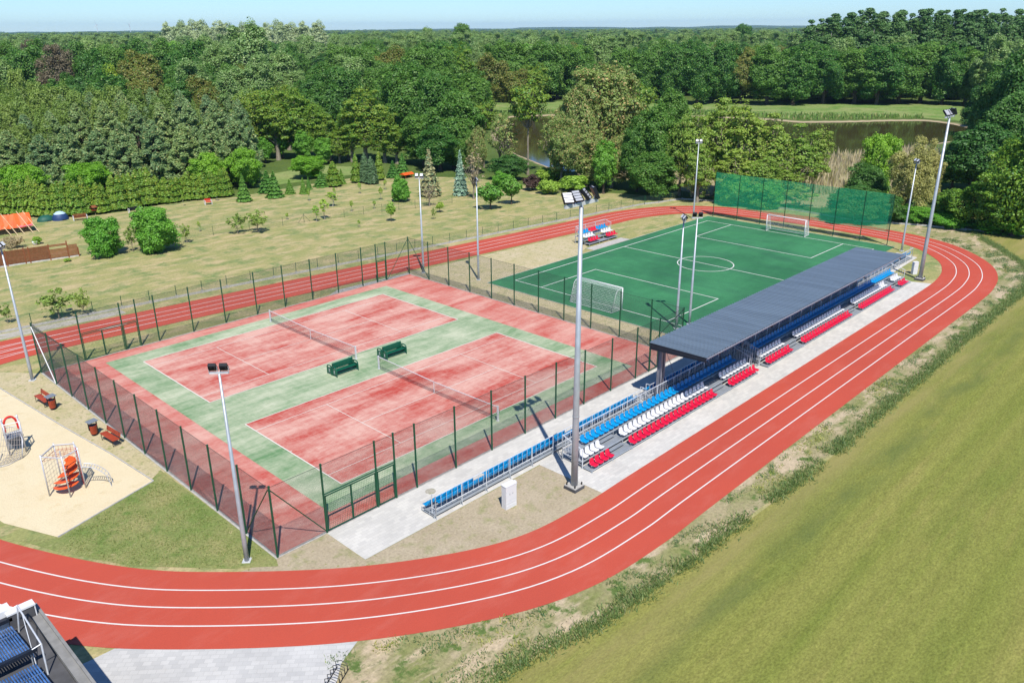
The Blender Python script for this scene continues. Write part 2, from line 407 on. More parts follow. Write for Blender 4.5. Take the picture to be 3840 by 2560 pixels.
# ---- other ground sheets
inner = offset(ref, -2.5, True); outer = offset(ref, 2.55, True)
FIELD = [(-26, -75), (-17, -52), (-9, -45.6), (-5.2, -44.1), (-2, -44.4), (.1, -45.0), (2.6, -45.25), (7, -45.55), (15, -45.9), (22.7, -46.1), (40, -46.0), (55, -45.85), (67.5, -45.85), (73, -45.3), (78, -43.6), (84, -39.8), (90, -35.6), (110, -24), (130, -40), (140, -95), (-26, -95)]
near_out = [q for q in outer if q.y < -34 and q.x > -9]
vp = [(q.x, q.y) for q in near_out if q.x < 79] + [(84.7, -31.5), (87, -27), (92, -29), (90, -35.3), (84, -39.6), (78, -43.4), (73, -45.1), (67.5, -45.65), (55, -45.65), (40, -45.8), (22.7, -45.9), (15, -45.7), (7, -45.35), (2.6, -45.05), (.1, -44.8), (-2, -44.2), (-5.2, -43.9), (-9, -45.4), (-14, -50), (-16, -47), (-9, -39.4)]
sheet('verge', vp, .012, M['verge'])
sheet('mown_field', FIELD, .018, M['field'])
sheet('grass_patch', [(-7.45, -18.4), (-6.5, -17.6), (-6.33, -30.3), (-6.6, -31.0), (-8.3, -29.5), (-11.6, -25.7), (-13.6, -22.0), (-14.7, -19.3), (-13.2, -20.6)], .0165, M['grass_patch'])
sheet('dry_verge', [(-13.0, 6.5), (-9.2, 7.0), (-6.4, 3.55), (-6.4, -18), (-7.35, -18.55), (-7.8, -13.5), (-8.5, -7), (-9.4, 2.8), (-12, 4.5)], .0125, M['dry_sand_grass'])
sheet('bare_ground', [(-6.4, -30.42), (-3.4, -30.42), (-3.36, -33.7), (9.55, -33.78), (9.7, -38.55), (5.65, -38.85), (3.76, -38.45), (2.27, -37.85), (.2, -36.85), (-2.3, -35.35), (-4.6, -33.6), (-8.3, -30.0)], .014, M['bare'])
sheet('bare_ground', [(30.2, 4.2), (36, 3.6), (50, 2.5), (56, 1.6), (52, -3.2), (48, -4.7), (33.5, -4.75), (33.5, -25.1), (36, -30.2), (30.2, -30.3)], .013, M['dry_sand_grass'])
sheet('playground_sand', [(-7.35, -18.57), (-7.75, -13.6), (-8.5, -7), (-9.45, 2.8), (-12.5, 3.5), (-15.2, -4), (-15.6, -12), (-14.75, -17.0), (-13.2, -20.5)], .02, M['sand'])
sheet('gravel_strip', [(-40, 18.6), (-6, 15.5), (4, 14.4), (4, 13.1), (-6.5, 14.0), (-40, 17.3)], .012, M['gravel'])
sheet('paved_walk', [(-3.38, -30.42), (30.1, -30.42), (36, -30.35), (74.2, -31.2), (73.6, -33.7), (64.6, -34.0), (63.5, -36.6), (64.2, -38.5), (9.6, -38.5), (9.5, -33.72), (-3.35, -33.69)], .022, M['paving'])
sheet('paved_yard', [(-14.45, -30.95), (-15.9, -30.9), (-19, -50), (-13, -48), (-10, -40.4), (-8.3, -38.7), (-6.9, -38.05), (-9.6, -35.75), (-12.6, -32.75)], .022, M['paving2'])
sheet('paved_pad', [(51.3, -3.45), (58.45, -3.35), (58.55, -4.65), (51.35, -4.65)], .022, M['concrete'])
# kerb around sand
kb = MB()
sp = [(-13.2, -20.5), (-7.35, -18.57), (-7.75, -13.6), (-8.5, -7), (-9.45, 2.8)]
for a, b in zip(sp, sp[1:]):
    a = Vector((*a, .03)); b = Vector((*b, .03)); kb.bar(a, b, .05, n=4)
tag(kb.build('sand_kerb', M['concrete']), kind='structure')

# ---- tennis courts
L_, W_, SG, SV = 23.77, 10.97, 8.23, 6.40
def rect(name, x0, y0, x1, y1, z, mat):
    b = MB(); b.add([(x0, y0, z), (x1, y0, z), (x1, y1, z), (x0, y1, z)], [(0, 1, 2, 3)])
    return tag(b.build(name, mat), kind='structure')
rect('tennis_court_base', -6.38, -30.42, 30.22, 3.7, .024, M['concrete'])
rect('tennis_court_surround', -6.2, -30.25, 30.05, 3.5, .032, M['surround_red'])
rect('tennis_court_surround', -2.15, -28.85, 25.75, 2.0, .040, M['court_green'])
cl = MB()
def seg(mb, x0, y0, x1, y1, w, z):
    d = Vector((x1 - x0, y1 - y0, 0)).normalized(); n_ = Vector((-d.y, d.x, 0)) * w / 2
    a = Vector((x0, y0, z)); b = Vector((x1, y1, z))
    mb.add([a - n_, b - n_, b + n_, a + n_], [(0, 1, 2, 3)])
for Y in (0, -15.9):
    rect('tennis_court_surface', 0, Y - W_, L_, Y, .048, M['court_red'])
    s_ = (W_ - SG) / 2; z = .056; n_ = L_ / 2
    for y in (0, -W_): seg(cl, -.03, Y + y, L_ + .03, Y + y, .06, z)
    for y in (-s_, -W_ + s_): seg(cl, 0, Y + y, L_, Y + y, .05, z + .002)
    for x in (0, L_): seg(cl, x, Y - W_, x, Y, .08, z + .004)
    for x in (n_ - SV, n_ + SV): seg(cl, x, Y - W_ + s_, x, Y - s_, .05, z + .004)
    seg(cl, n_ - SV, Y - W_ / 2, n_ + SV, Y - W_ / 2, .05, z + .006)
    for x, k in ((0, .15), (L_, -.15)): seg(cl, x, Y - W_ / 2, x + k, Y - W_ / 2, .05, z + .006)
eb = MB()
for a in ((-6.2, 3.55, 30.05, 3.55), (30.1, 3.55, 30.1, -30.3), (-6.2, -30.3, 30.05, -30.3), (-6.25, -30.3, -6.25, 3.55)): seg(eb, *a, .09, .058)
tag(cl.build('tennis_court_lines', M['court_line']), kind='structure')
tag(eb.build('tennis_court_kerb', M['concrete']), kind='structure')
sheet('path', [(20.0, 3.74), (30.2, 3.74), (30.3, 4.15), (21.5, 4.55)], .02, M['concrete'])

# ---- football pitch
rect('football_pitch', 33.57, -30.1, 76.65, -4.8, .03, M['pitch'])
fl = MB(); z = .038
X0, X1, Y0, Y1 = 36.15, 73.95, -6.35, -28.65
for a in ((X0, Y0, X1, Y0), (X0, Y1, X1, Y1)): seg(fl, *a, .1, z)
for x in (X0, 55.05, X1): seg(fl, x, Y0, x, Y1, .1, z + .002)
for x, x2 in ((X0, 45.0), (X1, 65.2)):
    seg(fl, x, -9.95, x2, -9.95, .1, z + .004); seg(fl, x, -25, x2, -25, .1, z + .004); seg(fl, x2, -9.9, x2, -25.05, .1, z + .006)
n = 72
vs = []
for k in range(n):
    for r in (3.0, 3.1): vs.append((55.05 + r * math.cos(2 * PI * k / n), -17.5 + r * math.sin(2 * PI * k / n), z + .006))
fl.add(vs, [(2 * k, 2 * k + 1, (2 * k + 3) % (2 * n), (2 * k + 2) % (2 * n)) for k in range(n)])
tag(fl.build('pitch_lines', M['line']), kind='structure')
pe = MB()
for a in ((33.55, -4.78, 76.7, -4.78), (33.55, -30.1, 33.55, -4.78), (76.68, -30.1, 76.68, -4.78)): seg(pe, *a, .09, .037)
tag(pe.build('pitch_kerb', M['concrete']), kind='structure')
t_ = MB(); n = 20
t_.add([(3.03 + .3 * math.cos(2 * PI * k / n), -31.23 + .3 * math.sin(2 * PI * k / n), .04) for k in range(n)] + [(3.03 + .3 * math.cos(2 * PI * k / n), -31.23 + .3 * math.sin(2 * PI * k / n), .022) for k in range(n)], [tuple(range(n))] + [(k, n + k, n + (k + 1) % n, (k + 1) % n) for k in range(n)])
tag(t_.build('manhole_cover', M['gravel']), 'round grey manhole cover in the paving by the low blue bench stand', 'manhole cover')

# ------------------------------------------------------------------ fences
def wire_mesh(name, w, h, step, r, mat, diag=True, z0=.05):
    """a panel of wires in the xz plane from x=0 to w"""
    b = MB()
    def wire(x0, z0_, x1, z1_):
        d = Vector((x1 - x0, 0, z1_ - z0_)).normalized(); n_ = Vector((-d.z, 0, d.x)) * r; m_ = Vector((0, r, 0))
        a = Vector((x0, 0, z0_)); c = Vector((x1, 0, z1_))
        vs = [a + n_, a - n_ * .5 + m_, a - n_ * .5 - m_, c + n_, c - n_ * .5 + m_, c - n_ * .5 - m_]
        b.add(vs, [(0, 1, 4, 3), (1, 2, 5, 4), (2, 0, 3, 5)])
    if diag:
        k = -h
        while k < w:
            x0, z0_ = (k, 0) if k >= 0 else (0, -k)
            x1, z1_ = (k + h, h) if k + h <= w else (w, w - k)
            if x1 > x0:
                wire(x0, z0_ + z0, x1, z1_ + z0); wire(w - x0, z0_ + z0, w - x1, z1_ + z0)
            k += step
    else:
        for i in range(int(w / step) + 1): wire(min(w, i * step), z0, min(w, i * step), z0 + h)
        for i in range(int(h / step) + 1): wire(0, z0 + i * step, w, z0 + i * step)
    return b.mesh(name, mat)

fx = [-6.3, -3.07, .16, 1.41, 2.93, 5.96, 8.97, 12.1, 15.03, 18.05, 21.05, 24.04, 25.87, 27.11, 30.13]
fxf = [-6.25, -3.33, .02, 1.29, 2.78, 5.8, 8.83, 11.86, 14.86, 17.88, 20.94, 23.98, 25.71, 26.88, 30.13]
fy = [3.62, .4, -2.7, -5.82, -8.88, -11.92, -15.0, -18.08, -21.15, -24.25, -27.36, -30.34]
FH = 4.04
tf = thing('tennis_fence', 'tall dark green wire mesh fence on posts around both tennis courts', 'fence', (0, 0, 0))
pb = MB(); pb.bar((0, 0, 0), (0, 0, FH), .055, n=8); pb.box(-.05, -.05, FH, .05, .05, FH + .03)
for zz in (.3, .8, 1.3, 1.8, 2.3, 2.8, 3.3, 3.8): pb.box(-.06, -.02, zz, .06, .02, zz + .03)
pm = pb.mesh('fence_post', M['green_metal'])
corners = []
for x in fx: corners.append((x, 3.62))
for x in fxf: corners.append((x, -30.36))
for y in fy[1:-1]: corners += [(-6.29, y), (30.14, y)]
for x, y in corners: link('post', pm, tf, (x, y, .03))
cache = {}
def panel(a, b, h=FH - .08, z0=.05, step=.075, r=.0033, mat='wire_dark', parent=tf, name='mesh_panel'):
    w = math.hypot(b[0] - a[0], b[1] - a[1]); key = (round(w, 1), h, step, mat, z0)
    if key not in cache: cache[key] = wire_mesh('wire_panel', w, h, step, r, M[mat], True, z0)
    o = link(name, cache[key], parent, (a[0], a[1], .03)); o.rotation_euler = (0, 0, math.atan2(b[1] - a[1], b[0] - a[0]))
    return o
gates = {('b', 1), ('b', 2), ('b', 12), ('f', 1), ('f', 2), ('f', 12)}
for nm, xl, y in (('b', fx, 3.62), ('f', fxf, -30.36)):
    for i in range(len(xl) - 1):
        if (nm, i) in gates: panel((xl[i], y), (xl[i + 1], y), FH - 2.33, 2.3)
        else: panel((xl[i], y), (xl[i + 1], y))
for x in (-6.29, 30.14):
    for i in range(len(fy) - 1): panel((x, fy[i]), (x, fy[i + 1]))
def gate(x0, x1, y, leaves):
    for k in range(leaves):
        a = x0 + .07 + (x1 - x0 - .14) * k / leaves; b = x0 + .07 + (x1 - x0 - .14) * (k + 1) / leaves
        m_ = MB(); w = b - a
        for q0, q1 in (((.03, 0, .08), (.03, 0, 2.15)), ((w - .03, 0, .08), (w - .03, 0, 2.15)), ((.0, 0, .1), (w, 0, .1)), ((0, 0, 2.15), (w, 0, 2.15))): m_.bar(q0, q1, .033, n=4)
        m_.bar((w - .06, -.05, 1.05), (w - .06, .05, 1.05), .03)
        gt = m_.build('gate', M['green_metal'], tf, loc=(a, y, .03))
        key = ('gate', round(w, 1))
        if key not in cache: cache[key] = wire_mesh('gate_wires', w - .06, 2.0, .11, .005, M['green_metal'], False, .12)
        link('gate_mesh', cache[key], gt, (.03, 0, 0))
    r_ = MB(); r_.bar((x0, y, 2.3), (x1, y, 2.3), .04, n=6); r_.build('top_rail', M['green_metal'], tf)
gate(-3.33, .02, -30.36, 2); gate(.02, 1.29, -30.36, 1); gate(25.71, 26.88, -30.36, 1)
gate(-3.07, .16, 3.62, 2); gate(.16, 1.41, 3.62, 1); gate(25.87, 27.11, 3.62, 1)
for a, b in (((-6.25, -30.36, 3.9), (-3.33, -30.36, .1)), ((-6.29, -30.3, 3.9), (-6.29, -27.36, .1)), ((-6.3, 3.62, 3.8), (-3.07, 3.62, .1)), ((30.13, 3.62, 3.9), (27.2, 3.62, .1)), ((30.14, 3.6, 3.9), (30.14, .4, .1)), ((30.13, -30.36, 3.9), (27, -30.36, .1)), ((30.14, -30.3, 3.9), (30.14, -27.3, .1))):
    q_ = MB(); q_.bar(a, b, .03); q_.build('brace', M['green_metal'], tf)
q_ = MB(); q_.bar((-6.33, 3.6, 3.8), (-6.33, .45, .1), .035); q_.build('brace', M['white'], tf)
tw = MB()
for a, b in (((-6.29, 3.62), (30.13, 3.62)), ((30.14, 3.62), (30.14, -30.36)), ((-6.25, -30.36), (30.13, -30.36)), ((-6.29, 3.62), (-6.29, -30.36))):
    tw.bar((*a, FH - .02), (*b, FH - .02), .010, n=4)
tw.build('top_wire', M['wire_dark'], tf)

def low_fence(name, label, pts, h, parent_mat='green_metal', pr=.03, step=.16, r=.004, plinth=True, rails=0):
    f = thing(name, label, 'fence')
    m_ = MB(); m_.bar((0, 0, 0), (0, 0, h), pr, n=6); me = m_.mesh('low_post', M[parent_mat])
    for x, y in pts: link('post', me, f, (x, y, 0))
    for a, b in zip(pts, pts[1:]):
        panel(a, b, h - .25 if plinth else h - .05, .22 if plinth else .04, step, r, 'wire_green', f)
        if plinth:
            d = Vector((b[0] - a[0], b[1] - a[1])); w = d.length; an = math.atan2(d.y, d.x)
            k_ = MB(); k_.box(.08, -.035, 0, w - .08, .035, .22); o = k_.build('plinth_slab', M['concrete'], f, loc=(a[0], a[1], 0)); o.rotation_euler = (0, 0, an)
            s_ = MB(); s_.box(-.09, -.1, 0, .09, .1, .28); o = s_.build('plinth_socket', M['concrete'], f, loc=(a[0], a[1], 0)); o.rotation_euler = (0, 0, an)
    return f
per = []
x = -28.5
while x < 84: per.append((x, 14.9 - (x - 2) * .113)); x += 2.52
per = [(a, b) for a, b in per if a < 77.5]
low_fence('boundary_fence', 'long low green mesh fence on a plinth along the far straight of the track', per, 1.3)
low_fence('boundary_fence', 'low green mesh fence on concrete plinth behind the ball net and far bend', [(77.4, 6.3), (79.6, 5.4), (82.0, 5.0), (84.1, 4.2), (85.2, 2.0), (86.0, -.3), (86.9, -3), (87.6, -5.5), (87.9, -8), (88.1, -10.6), (88.0, -13.2), (87.8, -16), (87.5, -18.6), (87.4, -21.6), (88.1, -23.4), (88.9, -25.3), (90.1, -28.1), (90.8, -31), (91.5, -33.5), (92.0, -36), (92.8, -39.5), (94, -43)], 1.3)
gf = low_fence('garden_fence', 'thin wire fence with sparse grey green posts across the garden lawn', [(10.3, 37.9), (17, 36.8), (24.3, 35.87), (28.8, 34.8), (33.2, 33.9), (36.3, 33.6), (41.8, 32.05), (44.8, 31.6), (47.5, 30.9), (50.1, 30.3), (52.5, 29.5), (58.8, 28.4)], 1.22, 'green_metal', .022, .2, .0035, False)
q_ = MB()
for dx in (-.85, .85): q_.bar((36.3 + dx, 33.6 - dx * .2, 0), (36.3, 33.6, 1.1), .018)
q_.build('brace', M['green_metal'], gf)

# ball net behind the far goal
bn = thing('ball_net', 'tall green ball stop net on slim green posts behind the far football goal', 'ball net')
ny = [-5.35, -9.0, -12.4, -15.75, -19.1, -22.37, -25.73, -29.03]
m_ = MB(); m_.bar((0, 0, 0), (0, 0, 6.1), .05, n=8); me = m_.mesh('net_post', M['green_metal'])
for y in ny: link('post', me, bn, (77.0, y, 0))
M['net_green'] = plain('green_twine', (.02, .46, .22, 1), .7)
for a, b in zip(ny, ny[1:]):
    w = abs(b - a); nm_ = wire_mesh('net_panel', w, 4.45, .085, .0092, M['net_green'], True, 1.6)
    o = link('net', nm_, bn, (77.0, a, 0)); o.rotation_euler = (0, 0, -PI / 2)
m_ = MB(); m_.bar((77, ny[0], 6.05), (77, ny[-1], 6.05), .015, n=4); m_.bar((77, ny[0], 1.62), (77, ny[-1], 1.62), .012, n=4); m_.build('border_cord', M['net_green'], bn)

# goals
def goal(label, x, y0, y1, dx):
    gl = thing('football_goal', label, 'football goal', (x, (y0 + y1) / 2, .035))
    w = (y1 - y0) / 2
    f = MB()
    f.bar((0, -w, 0), (0, -w, 2.1), .05, n=8); f.bar((0, w, 0), (0, w, 2.1), .05, n=8); f.bar((0, -w, 2.1), (0, w, 2.1), .05, n=8)
    f.build('goal_frame', M['white'], gl, True)
    for s_ in (-w, w):
        b = MB(); b.tube([(0, s_, 2.1), (dx * .45, s_, 2.05), (dx * .62, s_, 1.85), (dx, s_, .05), (0, s_, .03)], .025, 6); b.build('side_stay', M['white'], gl, True)
    b = MB(); b.bar((dx, -w, .05), (dx, w, .05), .025); b.build('ground_bar', M['white'], gl)
    nb = MB(); prof = [Vector((0, 0, 2.1)), Vector((dx * .45, 0, 2.05)), Vector((dx * .62, 0, 1.85)), Vector((dx, 0, .05))]
    k = int(2 * w / .14)
    for i in range(k + 1):
        y = -w + 2 * w * i / k
        for a, c in zip(prof, prof[1:]): nb.bar(a + Vector((0, y, 0)), c + Vector((0, y, 0)), .009, n=3, cap=False)
    for a, c in zip(prof, prof[1:]):
        kk = max(1, int((c - a).length / .14))
        for i in range(kk): 
            q = a.lerp(c, i / kk); nb.bar(q + Vector((0, -w, 0)), q + Vector((0, w, 0)), .009, n=3, cap=False)
    for s_ in (-w, w):
        for i in range(1, 13):
            zz = 2.05 * i / 13; xm = dx * (1 - (zz - .05) / 1.8 * .38) if zz < 1.85 else dx * .55
            nb.bar((0, s_, zz), (xm, s_, zz), .009, n=3, cap=False)
        for i in range(1, 9):
            xx = dx * i / 9; zt = 2.05 if abs(xx) < abs(dx) * .5 else .05 + 1.8 * (1 - i / 9) / .38 if i / 9 > .62 else 1.9
            nb.bar((xx, s_, .03), (xx, s_, zt), .009, n=3, cap=False)
    nb.build('net', M['white_net'], gl)
goal('white football goal with net, near end of the green pitch behind the tennis fence', 36.1, -20.1, -15.1, -1.55)
goal('white football goal with net at the far end of the pitch before the ball net', 73.95, -20.05, -14.9, 1.3)

# tennis nets
def tennis_net(label, y0, y1):
    tn = thing('tennis_net', label, 'tennis net', (11.89, (y0 + y1) / 2, .055)); w = (y1 - y0) / 2
    for s_ in (-w, w):
        b = MB(); b.box(-.05, -.05, 0, .05, .05, 1.1); b.box(-.08, -.08, 0, .08, .08, .05); po = b.build('post', M['galv_light'], tn, loc=(0, s_, 0))
        b = MB(); b.bar((.05, 0, .7), (.16, 0, .7), .015); b.bar((.16, 0, .62), (.16, 0, .78), .012); b.build('winder', M['dark_metal'], po)
    top = lambda y: 1.06 - .15 * (1 - abs(y) / w) ** 1.0
    b = MB(); n = 24
    for i in range(n):
        a = -w + 2 * w * i / n; c = -w + 2 * w * (i + 1) / n
        b.add([(-.012, a, top(a) - .055), (-.012, c, top(c) - .055), (-.012, c, top(c)), (-.012, a, top(a)), (.012, a, top(a) - .055), (.012, c, top(c) - .055), (.012, c, top(c)), (.012, a, top(a))], [(0, 1, 2, 3), (4, 7, 6, 5), (3, 2, 6, 7), (0, 4, 5, 1)])
    b.build('headband', M['white'], tn)
    b = MB(); b.box(-.012, -.03, .02, .012, .03, .9); b.build('centre_strap', M['white'], tn)
    b = MB(); st = .07; k = int(2 * w / st)
    for i in range(1, k):
        y = -w + i * st; b.bar((0, y, .03), (0, y, top(y) - .06), .0032, n=3, cap=False)
    for i in range(13):
        zf = i / 13
        for s_ in (-1, 1): b.bar((0, s_ * w, .03 + (1.06 - .06) * zf), (0, 0, .03 + .85 * zf), .0032, n=3, cap=False)
    b.build('net', M['black_net'], tn)
tennis_net('tennis net across the far court on the left', -11.93, .97)
tennis_net('tennis net across the court nearer the low blue bench stand', -27.84, -14.9)

# ------------------------------------------------------------------ masts
def lamp_part(root, loc, rz, tilt, sz=(.34, .16, .36)):
    m_ = Matrix.Rotation(rz, 4, 'Z') @ Matrix.Rotation(tilt, 4, 'X')
    b = MB(); b.mbox(m_, *sz)
    for k in range(6): b.mbox(m_ @ Matrix.Translation((-.14 + k * .056, .12, 0)), .012, .1, sz[2] * .85)
    b.mbox(m_ @ Matrix.Translation((0, .0, -sz[2] * .75)), sz[0] + .06, .03, .03)
    o = b.build('floodlight', M['dark_metal'], root, loc=loc)
    b = MB(); b.mbox(m_ @ Matrix.Translation((0, -sz[1] / 2 - .006, 0)), sz[0] * .88, .01, sz[2] * .85); b.build('lens', M['lamp_face'], o)
    b = MB()
    for s_ in (-1, 1): b.mbox(Matrix.Rotation(rz, 4, 'Z') @ Matrix.Translation((s_ * (sz[0] / 2 + .02), 0, -.16)), .02, .05, .34)
    b.build('yoke', M['galv'], o)
def small_mast(x, y, aim, label, h=10.1, lens_dark=True):
    r = thing('floodlight_mast', label, 'floodlight mast', (x, y, .02), aim, 'slim floodlight masts')
    b = MB(); b.tube([(0, 0, 0), (0, 0, 1.2), (0, 0, h)], [.12, .115, .055], 12); b.build('pole', M['galv'], r, True)
    b = MB(); b.box(-.2, -.2, 0, .2, .2, .03)
    for sx in (-1, 1):
        for sy in (-1, 1): b.bar((sx * .16, sy * .16, 0), (sx * .16, sy * .16, .1), .02)
    b.build('base_plate', M['galv_light'], r)
    b = MB(); b.box(-.42, -.045, h, .42, .045, h + .08); b.build('cross_arm', M['galv_light'], r)
    for s_ in (-.25, .25): lamp_part(r, (s_, 0, h + .34), 0, rad(-38))
# lamps face local -y; aim angle turns -y towards the court
def aim(dx, dy): return math.atan2(dy, dx) + PI / 2
small_mast(-7.45, -29.49, aim(1, 1.05), 'slim two lamp mast nearest the camera, at the front corner of the tennis fence')
small_mast(-7.28, 2.58, aim(1, -1), 'slim two lamp mast at the left corner of the tennis fence by the track')
small_mast(31.5, 2.9, aim(-1, -.8), 'slim two lamp mast just outside the far corner of the tennis fence')
small_mast(33.7, -3.35, aim(1, -1), 'slim floodlight mast at the left corner of the football pitch, lamps seen edge-on')
small_mast(35.25, -26.6, aim(-1, .8), 'slim two lamp mast beside the canopy, lamps turned to the tennis courts', 9.5)
small_mast(36.95, -26.85, aim(1, .9), 'slim two lamp mast beside the canopy, lamps turned to the football pitch', 9.5)
small_mast(73.95, -4.1, aim(-1, -.9), 'slim floodlight mast at the far left corner of the football pitch beside the ball net')
small_mast(75.3, -31.35, aim(-1, .8), 'slim floodlight mast at the far end of the canopy, in front of the trees')

def big_mast(x, y, label):
    r = thing('stadium_mast', label, 'floodlight mast', (x, y, 0), 0, 'tall stadium masts'); h = 16.3
    b = MB(); b.box(-.42, -.42, 0, .42, .42, .2); b.build('plinth', M['concrete_dark'], r)
    b = MB(); b.box(-.4, -.4, .2, .4, .4, .26); b.build('flange', M['concrete'], r)
    b = MB()
    for sx in (-1, 1):
        for sy in (-1, 1): b.bar((sx * .3, sy * .3, .25), (sx * .3, sy * .3, .42), .045)
    b.build('anchor_bolts', M['dark_metal'], r)
    b = MB(); b.tube([(0, 0, .26), (0, 0, 4), (0, 0, 5.2), (0, 0, h)], [.205, .185, .175, .10], 16); b.build('pole', M['galv'], r, True)
    b = MB(); b.bar((0, 0, 4.55), (0, 0, 4.62), .2, n=16); b.build('collar', M['galv'], r)
    b = MB(); b.box(-1.25, -.08, h, 1.25, .08, h + .16); b.build('cross_arm', M['galv_light'], r)
    for xx, rz, tl in ((-1.05, -.55, -50), (-.38, -.25, -46), (.36, .45, -42), (1.05, 1.0, -25)):
        m_ = Matrix.Rotation(rz, 4, 'Z') @ Matrix.Rotation(rad(tl), 4, 'X')
        b = MB(); b.mbox(m_ @ Matrix.Translation((0, .07, 0)), .48, .04, .62)
        for s_ in (-1, 1): b.mbox(m_ @ Matrix.Translation((s_ * .25, 0, 0)), .03, .18, .66)
        fl_ = b.build('floodlight', M['dark_metal'], r, loc=(xx, 0, h + .5))
        for k in range(4):
            q = MB(); q.mbox(m_ @ Matrix.Translation((0, -.03, -.235 + k * .157)) @ Matrix.Rotation(rad(12), 4, 'X'), .46, .05, .11); q.build('louvre', M['lamp_fin'], fl_)
        q = MB(); q.bar((0, 0, -.5), (0, 0, -.1), .045); q.build('bracket', M['galv'], fl_)
big_mast(8.9, -36.95, 'tall thick stadium mast at the near end of the seating stand')
big_mast(64.75, -36.95, 'tall thick stadium mast at the far end of the seating stand by the pond')

# ------------------------------------------------------------------ seats and stands
def seat_mesh(name, mat):
    prof = [(-.215, -.05, .40), (-.205, -.005, .43), (-.10, -.012, .445), (.05, -.022, .445), (.145, .0, .44), (.185, .06, .43), (.205, .16, .42), (.225, .27, .39), (.235, .325, .30)]
    vs = []; K = 5
    for sgn in (0, 1):
        for i, (y, z, w) in enumerate(prof):
            for k in range(K):
                u = -1 + 2 * k / (K - 1)
                lift = .03 * u * u
                yy, zz = (y, z + lift) if i < 5 else (y - lift * .9, z - (.02 * u * u if i > 6 else 0))
                vs.append((u * w / 2, yy + sgn * (.0 if i < 5 else .015), zz - sgn * (.015 if i < 5 else 0)))
    N = len(prof) * K; fs = []
    for i in range(len(prof) - 1):
        for k in range(K - 1):
            a = i * K + k; fs += [(a, a + 1, a + K + 1, a + K), (N + a, N + a + K, N + a + K + 1, N + a + 1)]
    for k in range(K - 1): fs += [(k, N + k, N + k + 1, k + 1), ((len(prof) - 1) * K + k, (len(prof) - 1) * K + k + 1, N + (len(prof) - 1) * K + k + 1, N + (len(prof) - 1) * K + k)]
    for i in range(len(prof) - 1):
        a = i * K; fs += [(a, a + K, N + a + K, N + a)]; a += K - 1; fs += [(a, N + a, N + a + K, a + K)]
    b = MB(); b.add(vs, fs); me = b.mesh(name, M[mat], True); return me
SEAT = {k: seat_mesh('seat_' + k, 'seat_' + k) for k in ('red', 'white', 'blue', 'deep_blue')}
def seats(root, colour, xs, y, z, face=-1, stuff=False):
    if stuff:
        b = MB(); sv = [tuple(v.co) for v in SEAT[colour].vertices]; sf = [tuple(q.vertices) for q in SEAT[colour].polygons]
        for x in xs: b.add([(x + vx * -face, y + vy * -face, z + vz) for vx, vy, vz in sv], sf)
        tag(b.build('seat_row', M['seat_' + colour], root, True), kind='stuff'); return
    for x in xs:
        o = link('seat', SEAT[colour], root, (x, y, z))
        if face == 1: o.rotation_euler = (0, 0, PI)
def rail(mb, x0, x1, y, z0, z1, post=2.05, bar=.24, r=.018):
    n = max(1, round((x1 - x0) / post))
    for i in range(n + 1):
        x = x0 + (x1 - x0) * i / n; mb.bar((x, y, 0), (x, y, z1), .03, n=5)
    mb.bar((x0, y, z1), (x1, y, z1), .026, n=5); mb.bar((x0, y, z0), (x1, y, z0), .022, n=5)
    k = int((x1 - x0) / bar)
    for i in range(1, k): mb.bar((x0 + i * bar, y, z0), (x0 + i * bar, y, z1), .011, n=4, cap=False)
def end_rail(mb, x, y0, y1, z0, z1, slope=0, bar=.22):
    mb.bar((x, y0, z1 - slope), (x, y1, z1), .026, n=5); mb.bar((x, y0, z0), (x, y1, z0), .022, n=5)
    mb.bar((x, y0, 0), (x, y0, z1 - slope), .03, n=5); mb.bar((x, y1, 0), (x, y1, z1), .03, n=5)
    k = int(abs(y1 - y0) / bar)
    for i in range(1, k):
        f_ = i / k; y = y0 + (y1 - y0) * f_; mb.bar((x, y, z0), (x, y, z1 - slope * (1 - f_)), .011, n=4, cap=False)
def rng_(a, b, st=.505): return [a + st * (i + .5) for i in range(int(round((b - a) / st)))]

